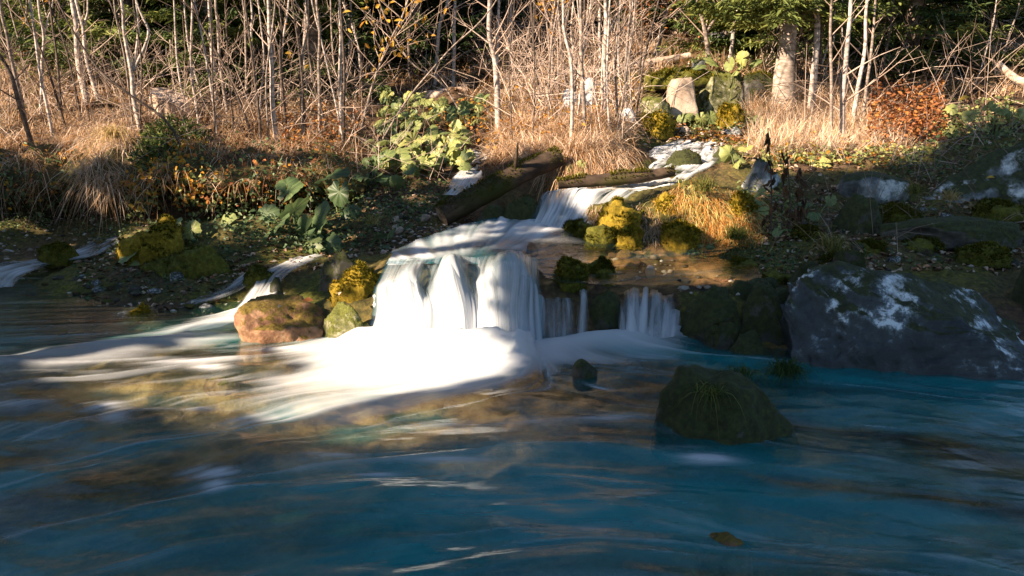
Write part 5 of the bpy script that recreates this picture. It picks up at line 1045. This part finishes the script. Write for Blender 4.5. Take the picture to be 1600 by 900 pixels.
butterbur('pale butterbur leaves drooping over the rock ledge', [(1095, 105, 11.3, 11), (1115, 98, 11.3, 13), (1140, 100, 11.2, 12), (1160, 92, 11.2, 14), (1178, 98, 11.2, 12), (1150, 110, 11.1, 12)], (.45, .85))
butterbur('yellow green leaves on the right stream bank', [(1140, 240, 8.6, 14), (1155, 248, 8.5, 12), (1165, 232, 8.7, 12), (1150, 256, 8.4, 10)], (.6, .9))
butterbur('pale leaves before the grey rock wall', [(1080, 178, 10.6, 10), (1095, 186, 10.5, 11), (1110, 182, 10.5, 10), (1065, 184, 10.6, 9), (1180, 188, 10.4, 10)], (.45, .75))
butterbur('yellow green leaves at the foot of the hanging grass', [(900, 270, 7.85, 10), (892, 262, 7.9, 9), (908, 258, 7.9, 9)], (.6, .9))
butterbur('bright leaf clump at the right edge of the sunlight', [(float(a_), float(b_), 9.6, float(c_)) for a_, b_, c_ in zip(rng.uniform(1480, 1610, 24), rng.uniform(165, 208, 24), rng.uniform(6, 12, 24))], (.5, .9))
butterbur('yellowing leaves under the russet ferns', [(1215, 240, 8.9, 12), (1240, 250, 8.8, 12), (1270, 246, 8.8, 10), (1225, 255, 8.7, 11), (1290, 255, 8.7, 10)], (.6, 1))
butterbur('small shaded leaves beside the long grass', [(1258, 318, 6.9, 12), (1272, 332, 6.8, 13), (1298, 312, 6.9, 10), (1215, 362, 6.4, 9)], (.3, .6))
butterbur('pale leaf spray on the sunlit mound edge', [(1170, 305, 7.1, 9), (1182, 318, 7.0, 10), (1190, 300, 7.1, 9), (1160, 318, 7.0, 8), (1195, 330, 6.9, 10), (1080, 378, 6.5, 8), (1092, 388, 6.45, 8), (1110, 384, 6.4, 8)], (.4, .7))

# ---- dry grass, twigs, litter: what nobody could count
def tuft_field(poly, n_tufts, per, L, Wd, droop, tint, out_dir=(0, -.3, 1), spread=.55, rad_=.05, acc=None, seg=3):
    P = scatter_px(poly, n_tufts); n = n_tufts * per; B = np.repeat(P, per, 0) + rng.normal(size=(n, 3)) * [rad_, rad_, 0]; B[:, 2] = ground(B[:, 0], B[:, 1]) - .01
    D = unit(np.array(out_dir) + rng.normal(size=(n, 3)) * spread + np.repeat(rng.normal(size=(n_tufts, 3)) * .25, per, 0)); D[:, 2] = np.abs(D[:, 2])
    tt = np.clip(np.repeat(rng.uniform(*tint, n_tufts), per) + rng.normal(size=n) * .24, 0, 1)
    blades(acc, B, D, rng.uniform(*L, n), rng.uniform(*Wd, n), droop + rng.uniform(-.2, .2, n), tt, seg)
a = Acc()
tuft_field([(1165, 150), (1300, 150), (1400, 175), (1420, 240), (1180, 245)], 300, 40, (.14, .5), (.006, .011), .45, (.45, 1), acc=a, spread=.42)
tag(a.build('tall_dry_grass', M_DRYGRASS), 'pale pinkish tall dry grass around the spruce trunk', kind='stuff')
a = Acc()
tuft_field([(770, 150), (1000, 140), (985, 215), (930, 240), (770, 250)], 300, 34, (.2, .5), (.006, .011), .55, (.25, .9), acc=a)
tuft_field([(860, 225), (985, 222), (960, 272), (880, 272)], 90, 46, (.25, .5), (.006, .011), 1.0, (.15, .8), (0, -.9, .5), .4, acc=a)
tag(a.build('hanging_dry_grass', M_DRYGRASS), 'dry grass hanging over the stream bank', kind='stuff')
a = Acc()
tuft_field([(0, 150), (570, 150), (560, 250), (0, 255)], 340, 26, (.2, .5), (.005, .010), .6, (.1, .7), acc=a)
tuft_field([(130, 190), (225, 195), (220, 238), (130, 238)], 60, 50, (.25, .7), (.006, .012), .95, (.35, .95), (-.2, -.8, .8), .35, acc=a)
tuft_field([(0, 205), (110, 205), (110, 240), (0, 240)], 26, 24, (.15, .4), (.006, .011), 1.0, (.2, .7), (0, -.8, .6), .4, acc=a)
tuft_field([(300, 225), (560, 225), (560, 245), (300, 245)], 50, 24, (.2, .4), (.005, .010), .9, (.2, .8), (0, -.7, .8), .5, acc=a)
tag(a.build('bank_dry_grass', M_DRYGRASS), 'tangled dry grass hanging over the left bank', kind='stuff')
a = Acc()
tuft_field([(0, 60), (1600, 20), (1600, 160), (1000, 120), (760, 150), (0, 150)], 1100, 18, (.2, .5), (.008, .016), .5, (.1, .8), acc=a)
tag(a.build('slope_grass', M_DRYGRASS), 'dead grass and stalks on the hillside', kind='stuff')
a = Acc()
tuft_field([(1010, 300), (1080, 285), (1190, 300), (1195, 380), (1110, 392), (1060, 360)], 90, 50, (.10, .26), (.004, .008), .9, (.0, 1.0), (.1, -.7, .7), .75, acc=a)
M_GOLD = mat_leaf('golden_grass', [(0, (.42, .15, .03)), (.4, (.66, .36, .09)), (.75, (.82, .60, .28)), (1, (.50, .55, .18))], transl=.35, rough=.65)
tag(a.build('sunlit_grass', M_GOLD), 'golden dry grass on the sunlit mound by the brown pool', kind='stuff')
a = Acc()
tuft_field([(930, 330), (1030, 345), (1030, 380), (960, 372)], 40, 50, (.10, .2), (.004, .007), 1.3, (.1, .7), (0, -.9, .3), .4, acc=a)
tag(a.build('root_fringe', M_DRYGRASS), 'brown root fringe hanging under the golden moss', kind='stuff')
def grass_tuft(label, u, v, Y, n, L, tint, spread=.5, wd=(.004, .008), droop=.6, mat=None, group=None):
    c = at_y(u, v, Y); o = thing('grass_tuft', c, label, 'grass', group); a = Acc()
    B = c + rng.normal(size=(n, 3)) * [.03, .03, .004]; D = unit(np.array([0, -.1, 1]) + rng.normal(size=(n, 3)) * spread); D[:, 2] = np.abs(D[:, 2]) + .1
    blades(a, B, unit(D), rng.uniform(.5, 1.1, n) * L, rng.uniform(*wd, n), droop + rng.uniform(-.2, .2, n), np.clip(rng.uniform(*tint, n), 0, 1), 4)
    tag(a.build('blades', mat or M_GRASS, o), kind='stuff')
grass_tuft('bright yellow green grass tuft on the crest of the golden mound', 1100, 298, 6.95, 160, .30, (.25, .6))
grass_tuft('green grass tuft on the right end of the sunlit mound', 1150, 372, 6.45, 260, .28, (.15, .5))
grass_tuft('long pale arching grass tuft in the shade behind the boulder', 1300, 392, 6.1, 170, .50, (.2, .75), .6, droop=.9)
grass_tuft('green grass tuft at the water edge left of the boulder', 1228, 580, 4.5, 260, .26, (.05, .3), .6, droop=.9)
grass_tuft('grass tuft on the crest of the foreground rock', 1160, 585, 3.82, 130, .16, (.05, .4), .6, (.003, .006), .9)
grass_tuft('yellowish grass tuft on the left face of the foreground rock', 1108, 612, 3.66, 110, .20, (.15, .6), .7, (.003, .006), 1.2)
grass_tuft('grass tuft in front of the flat grey slab', 1430, 302, 7.2, 160, .28, (.2, .6), .7)
grass_tuft('brown grass tuft right of the flat grey slab', 1485, 312, 7.1, 140, .24, (.5, .9), .8)
grass_tuft('thin grass on the dark ground left of the main fall', 580, 350, 7.0, 60, .26, (.3, .7), .7)
grass_tuft('few grass blades beside the speckled rock', 520, 440, 5.9, 40, .25, (.4, .8), .6)
grass_tuft('grass tuft on the low slab behind the boulder', 1545, 360, 6.4, 90, .3, (.1, .5), .8)
grass_tuft('bright orange sedge clump on the left bank', 178, 215, 8.6, 170, .55, (.62, .9), .5, (.006, .010), 1.0)
# brushwood
a = Acc()
def brush(poly, n, L, r0, tint, up=.8, zoff=(0, .5)):
    P = scatter_px(poly, n)
    for p in P:
        p = p + np.array([0, 0, rng.uniform(*zoff)]); d = unit(rng.normal(size=3) + np.array([0, 0, up])); l = rng.uniform(*L); bnd = rng.normal(size=3) * .18 * l
        pts = [p - d * l * .1, p + d * l * .5 + bnd * .5, p + d * l + bnd - np.array([0, 0, .12 * l])]; V, F = tube(pts, [r0 * p[1] / 9, r0 * .75 * p[1] / 9, r0 * .35 * p[1] / 9], 3); a.add(V, F, rng.uniform(*tint))
        for _ in range(2):
            q = pts[1] + (pts[2] - pts[1]) * rng.uniform(-.5, .8); d2 = unit(d + rng.normal(size=3) * .7); l2 = l * rng.uniform(.25, .5); V, F = tube([q, q + d2 * l2], [r0 * .5 * p[1] / 9, r0 * .25 * p[1] / 9], 3); a.add(V, F, rng.uniform(*tint))
brush([(0, 90), (570, 90), (570, 250), (0, 245)], 700, (.3, 1.0), .0042, (.0, .9))
brush([(560, 60), (1000, 50), (1000, 150), (700, 150), (560, 120)], 300, (.4, 1.1), .0040, (.1, .9))
brush([(780, 120), (1000, 120), (1000, 230), (780, 230)], 260, (.3, .9), .0045, (.3, 1))
brush([(1180, 60), (1600, 40), (1600, 190), (1200, 220)], 260, (.3, 1.1), .0040, (.1, .8))
brush([(0, 10), (1600, 5), (1600, 70), (0, 90)], 160, (.6, 1.6), .004, (.1, .9), zoff=(0, 1.5))
brush([(1400, 200), (1600, 190), (1600, 300), (1380, 290)], 120, (.2, .6), .004, (.1, .8), .4, (0, .1))
brush([(540, 215), (700, 225), (720, 290), (560, 300)], 80, (.25, .7), .004, (.3, .9), .4, (0, .15))
brush([(1190, 260), (1500, 250), (1600, 400), (1200, 420)], 90, (.2, .6), .004, (.1, .7), .3, (0, .05))
tag(a.build('brushwood', M_TWIG), 'leafless tangled brushwood', kind='stuff')
# what grows on and hangs from the overhanging turf edge
def edge_pts(n, u0, u1, back_=.35):
    k = np.clip(((rng.uniform(u0, u1, n) + 120) / 695 * 149), 0, 149).astype(int); r_ = rng.integers(8, 26, n)
    return TG[r_, k] + rng.normal(size=(n, 3)) * [.02, .02, .005]
a = Acc()
for u0, u1, nt, per, L, dr, tn in [(140, 228, 24, 40, (.12, .52), .9, (.3, 1)), (-40, 60, 14, 24, (.2, .5), 1.1, (.3, .8)), (60, 120, 14, 24, (.15, .4), 1.0, (.1, .5)), (300, 560, 30, 18, (.1, .35), .9, (.1, .75)), (230, 300, 16, 20, (.2, .4), .9, (.2, .7))]:
    P = edge_pts(nt, u0, u1); n = nt * per; B = np.repeat(P, per, 0) + rng.normal(size=(n, 3)) * [.05, .05, .01]
    D = unit(np.array([0, -.55, .75]) + rng.normal(size=(n, 3)) * .6 + np.repeat(rng.normal(size=(nt, 3)) * .3, per, 0)); blades(a, B, D, rng.uniform(*L, n), rng.uniform(.005, .010, n), dr + rng.uniform(-.3, .3, n), np.clip(np.repeat(rng.uniform(*tn, nt), per) + rng.normal(size=n) * .24, 0, 1), 4)
tag(a.build('edge_dry_grass', M_DRYGRASS), 'dry grass hanging over the undercut left bank', kind='stuff')
a = Acc()
for u0, u1, n, tn, sz in [(228, 345, 420, (.35, 1), (.03, .075)), (345, 560, 260, (.0, .7), (.03, .06)), (-60, 130, 160, (.2, .8), (.025, .05))]:
    P = edge_pts(n, u0, u1) + np.stack([0 * rng.uniform(size=n), -rng.uniform(0, .15, n), rng.uniform(-.25, .12, n)], -1); leaves(a, P, rand_dir(n, -.8, .3), rand_dir(n, .0, 1) + [0, -.5, 0], rng.uniform(*sz, n), rng.uniform(.5, .75, n) * sz[1] * .8, rng.uniform(*tn, n), .3)
tag(a.build('edge_autumn_leaves', M_YLEAF), 'yellow and russet leaves along the left bank edge', kind='stuff')
a = Acc()
for u0, u1, n, tn in [(225, 340, 620, (.1, .8)), (-80, 140, 700, (.0, .6)), (340, 570, 900, (.0, .55))]:
    P = edge_pts(n, u0, u1) + np.stack([0 * rng.uniform(size=n), -rng.uniform(0, .12, n), rng.uniform(-.28, .08, n)], -1); leaves(a, P, rand_dir(n, -.8, .3), rand_dir(n, .0, 1) + [0, -.5, 0], rng.uniform(.03, .06, n), rng.uniform(.02, .04, n), rng.uniform(*tn, n), .3)
tag(a.build('edge_green_leaves', M_GREENLEAF), 'small green leaves along the left bank edge', kind='stuff')
a = Acc()
P = edge_pts(150, -80, 570)
for p in P:
    p = p + np.array([0, rng.uniform(0, .1), -.08]); l = rng.uniform(.1, .5) * rng.uniform(.4, 1); lean = rng.normal() * .35; V, F = tube(catmull([p, p + [lean * l * .4, -.05 + rng.normal() * .05, -l * .5], p + [lean * l + rng.normal() * .06, -.04 + rng.normal() * .08, -l]], 6), np.linspace(.005, .0015, 6) * rng.uniform(.5, 1.3), 4); a.add(V, F, rng.uniform(.0, .7))
tag(a.build('hanging_roots', M_TWIG), 'roots and stems hanging under the left bank', kind='stuff')
# russet fern and small leaved ground plants
a = Acc()
for poly, n, tn, sz, zr in [([(1360, 160), (1470, 155), (1480, 225), (1350, 235)], 1500, (.0, .5), (.035, .07), (0, .35)), ([(1200, 215), (1420, 225), (1420, 265), (1200, 262)], 240, (.2, .9), (.03, .06), (0, .12)), ([(230, 240), (340, 245), (330, 310), (230, 310)], 150, (.4, 1), (.04, .08), (-.05, .2)), ([(430, 180), (570, 190), (560, 250), (440, 250)], 300, (.0, .6), (.03, .06), (0, .3)), ([(1000, 185), (1200, 190), (1190, 235), (1080, 222)], 500, (.1, .8), (.03, .05), (0, .03)), ([(640, 190), (1000, 120), (990, 210), (760, 240)], 800, (.3, .9), (.03, .06), (0, .2))]:
    P = scatter_px(poly, n); P[:, 2] += rng.uniform(*zr, n); leaves(a, P, rand_dir(n, -.6, .6), rand_dir(n, .1, 1) + [0, -.4, 0], rng.uniform(*sz, n), rng.uniform(.5, .7, n) * sz[1] * .8, rng.uniform(*tn, n), .3)
tag(a.build('russet_undergrowth', M_YLEAF), 'russet and yellow leafy undergrowth', kind='stuff')
a = Acc()
for poly, n, tn, sz, zr in [([(230, 230), (560, 235), (560, 320), (240, 320)], 900, (.0, .5), (.03, .06), (-.05, .15)), ([(0, 250), (130, 250), (130, 340), (0, 340)], 420, (.0, .45), (.03, .06), (-.05, .1)), ([(330, 330), (600, 315), (700, 310), (640, 370), (560, 400), (340, 400)], 1300, (.05, .5), (.02, .05), (0, .12)), ([(1410, 220), (1600, 205), (1600, 300), (1380, 285)], 700, (.1, .7), (.03, .06), (0, .08)), ([(110, 400), (400, 400), (360, 470), (120, 470)], 350, (.0, .4), (.015, .035), (0, .04)), ([(100, 345), (330, 345), (330, 400), (150, 400)], 450, (.1, .6), (.02, .04), (0, .06)), ([(560, 280), (720, 280), (720, 330), (560, 350)], 350, (.1, .6), (.025, .05), (0, .06)), ([(1060, 375), (1250, 390), (1240, 430), (1080, 405)], 500, (.1, .5), (.015, .03), (0, .05)), ([(1150, 285), (1240, 290), (1240, 380), (1170, 370)], 500, (.3, .8), (.015, .035), (0, .08)), ([(1240, 300), (1600, 310), (1600, 420), (1240, 420)], 500, (.0, .5), (.02, .04), (0, .04)), ([(1060, 175), (1200, 178), (1190, 210), (1080, 205)], 400, (.4, .8), (.03, .06), (0, .06)), ([(0, 340), (85, 342), (80, 362), (0, 362)], 300, (.3, .7), (.015, .03), (0, .04)), ([(1180, 228), (1440, 235), (1430, 262), (1190, 262)], 600, (.45, 1), (.03, .06), (0, .1)), ([(1440, 170), (1600, 160), (1600, 200), (1450, 230)], 500, (.3, .9), (.03, .07), (0, .12)), ([(1080, 85), (1200, 85), (1200, 110), (1080, 112)], 300, (.3, .8), (.03, .06), (0, .1))]:
    P = scatter_px(poly, n); P[:, 2] += rng.uniform(*zr, n); leaves(a, P, rand_dir(n, -.6, .6), rand_dir(n, .2, 1) + [0, -.3, 0], rng.uniform(*sz, n), rng.uniform(.5, .8, n) * sz[1] * .9, rng.uniform(*tn, n), .25)
tag(a.build('green_undergrowth', M_GREENLEAF), 'small green leafy ground plants', kind='stuff')
# withered plants standing dark against the sunny bank
for lab, pts_ in [('tall withered dark plant right of the golden mound', (1203, 392, 200)), ('shorter withered dark plant beside the tall one', (1232, 385, 235)), ('withered dark stalk behind the shaded leaves', (1252, 370, 262))]:
    u, vb, vt = pts_; c = at_y(u, vb, 6.6); t_ = at_y(u - 3, vt, 6.6); o = thing('withered_plant', c, lab, 'plant'); a = Acc(); V, F = tube(catmull([c, (c + t_) / 2 + [.02, 0, 0], t_], 8), np.linspace(.009, .004, 8), 5); a.add(V, F, .1); a.build('stem', M_DARKBARK, o)
    n = 26; b = Acc(); f = rng.uniform(.1, .95, n)[:, None]; leaves(b, c + (t_ - c) * f + rng.normal(size=(n, 3)) * .035 * (1.2 - f), unit(np.array([0, 0, -1]) + rng.normal(size=(n, 3)) * .4), rand_dir(n), rng.uniform(.05, .11, n), rng.uniform(.012, .03, n), rng.uniform(0, .25, n), .3); b.build('foliage', M_LITTER, o)
# fallen leaves
a = Acc()
for poly, n, sz in [([(0, 30), (1600, 10), (1600, 230), (1000, 220), (560, 250), (0, 250)], 7000, (.04, .09)), ([(560, 280), (740, 280), (740, 350), (600, 400), (400, 440), (330, 420)], 900, (.03, .06)), ([(120, 400), (400, 400), (330, 500), (120, 480)], 260, (.03, .06)), ([(1180, 260), (1600, 250), (1600, 430), (1180, 430)], 1300, (.03, .07)), ([(1000, 190), (1200, 190), (1190, 260), (1080, 240)], 500, (.03, .06))]:
    P = scatter_px(poly, n); P[:, 2] += .012; leaves(a, P, rand_dir(n, -.25, .25), np.array([0, 0, 1.0]) + rng.normal(size=(n, 3)) * .35, rng.uniform(*sz, n), rng.uniform(.5, .7, n) * sz[1] * .8, rng.uniform(0, 1, n), .25)
tag(a.build('fallen_leaves', M_LITTER), 'brown fallen leaves', kind='stuff')
# single fallen leaves one can point to
def one_leaf(label, u, v, Y, L, tint, mat=M_YLEAF):
    c = at_y(u, v, Y); b = Acc(); leaves(b, np.zeros((1, 3)), rand_dir(1, -.2, .2), np.array([[0, -.5, .9]]), [L], [L * .6], [tint], .2); o = b.build('fallen_leaf', mat); o.location = c; tag(o, label, 'leaf')
one_leaf('small orange red leaf on top of the sunlit brown rock', 481, 469, 5.12, .07, .2)
one_leaf('curled pale leaf standing on the brown rock by the yellow moss', 530, 458, 5.2, .05, .97, M_LITTER)
one_leaf('pale leaf lying on the left end of the brown rock', 438, 478, 5.0, .05, .9, M_LITTER)
one_leaf('yellow leaf on the sloping grey rock at the right', 1547, 277, 7.1, .07, .9)
one_leaf('yellow leaf hanging in the dark hollow on the right', 1507, 153, 9.6, .12, 1.0)
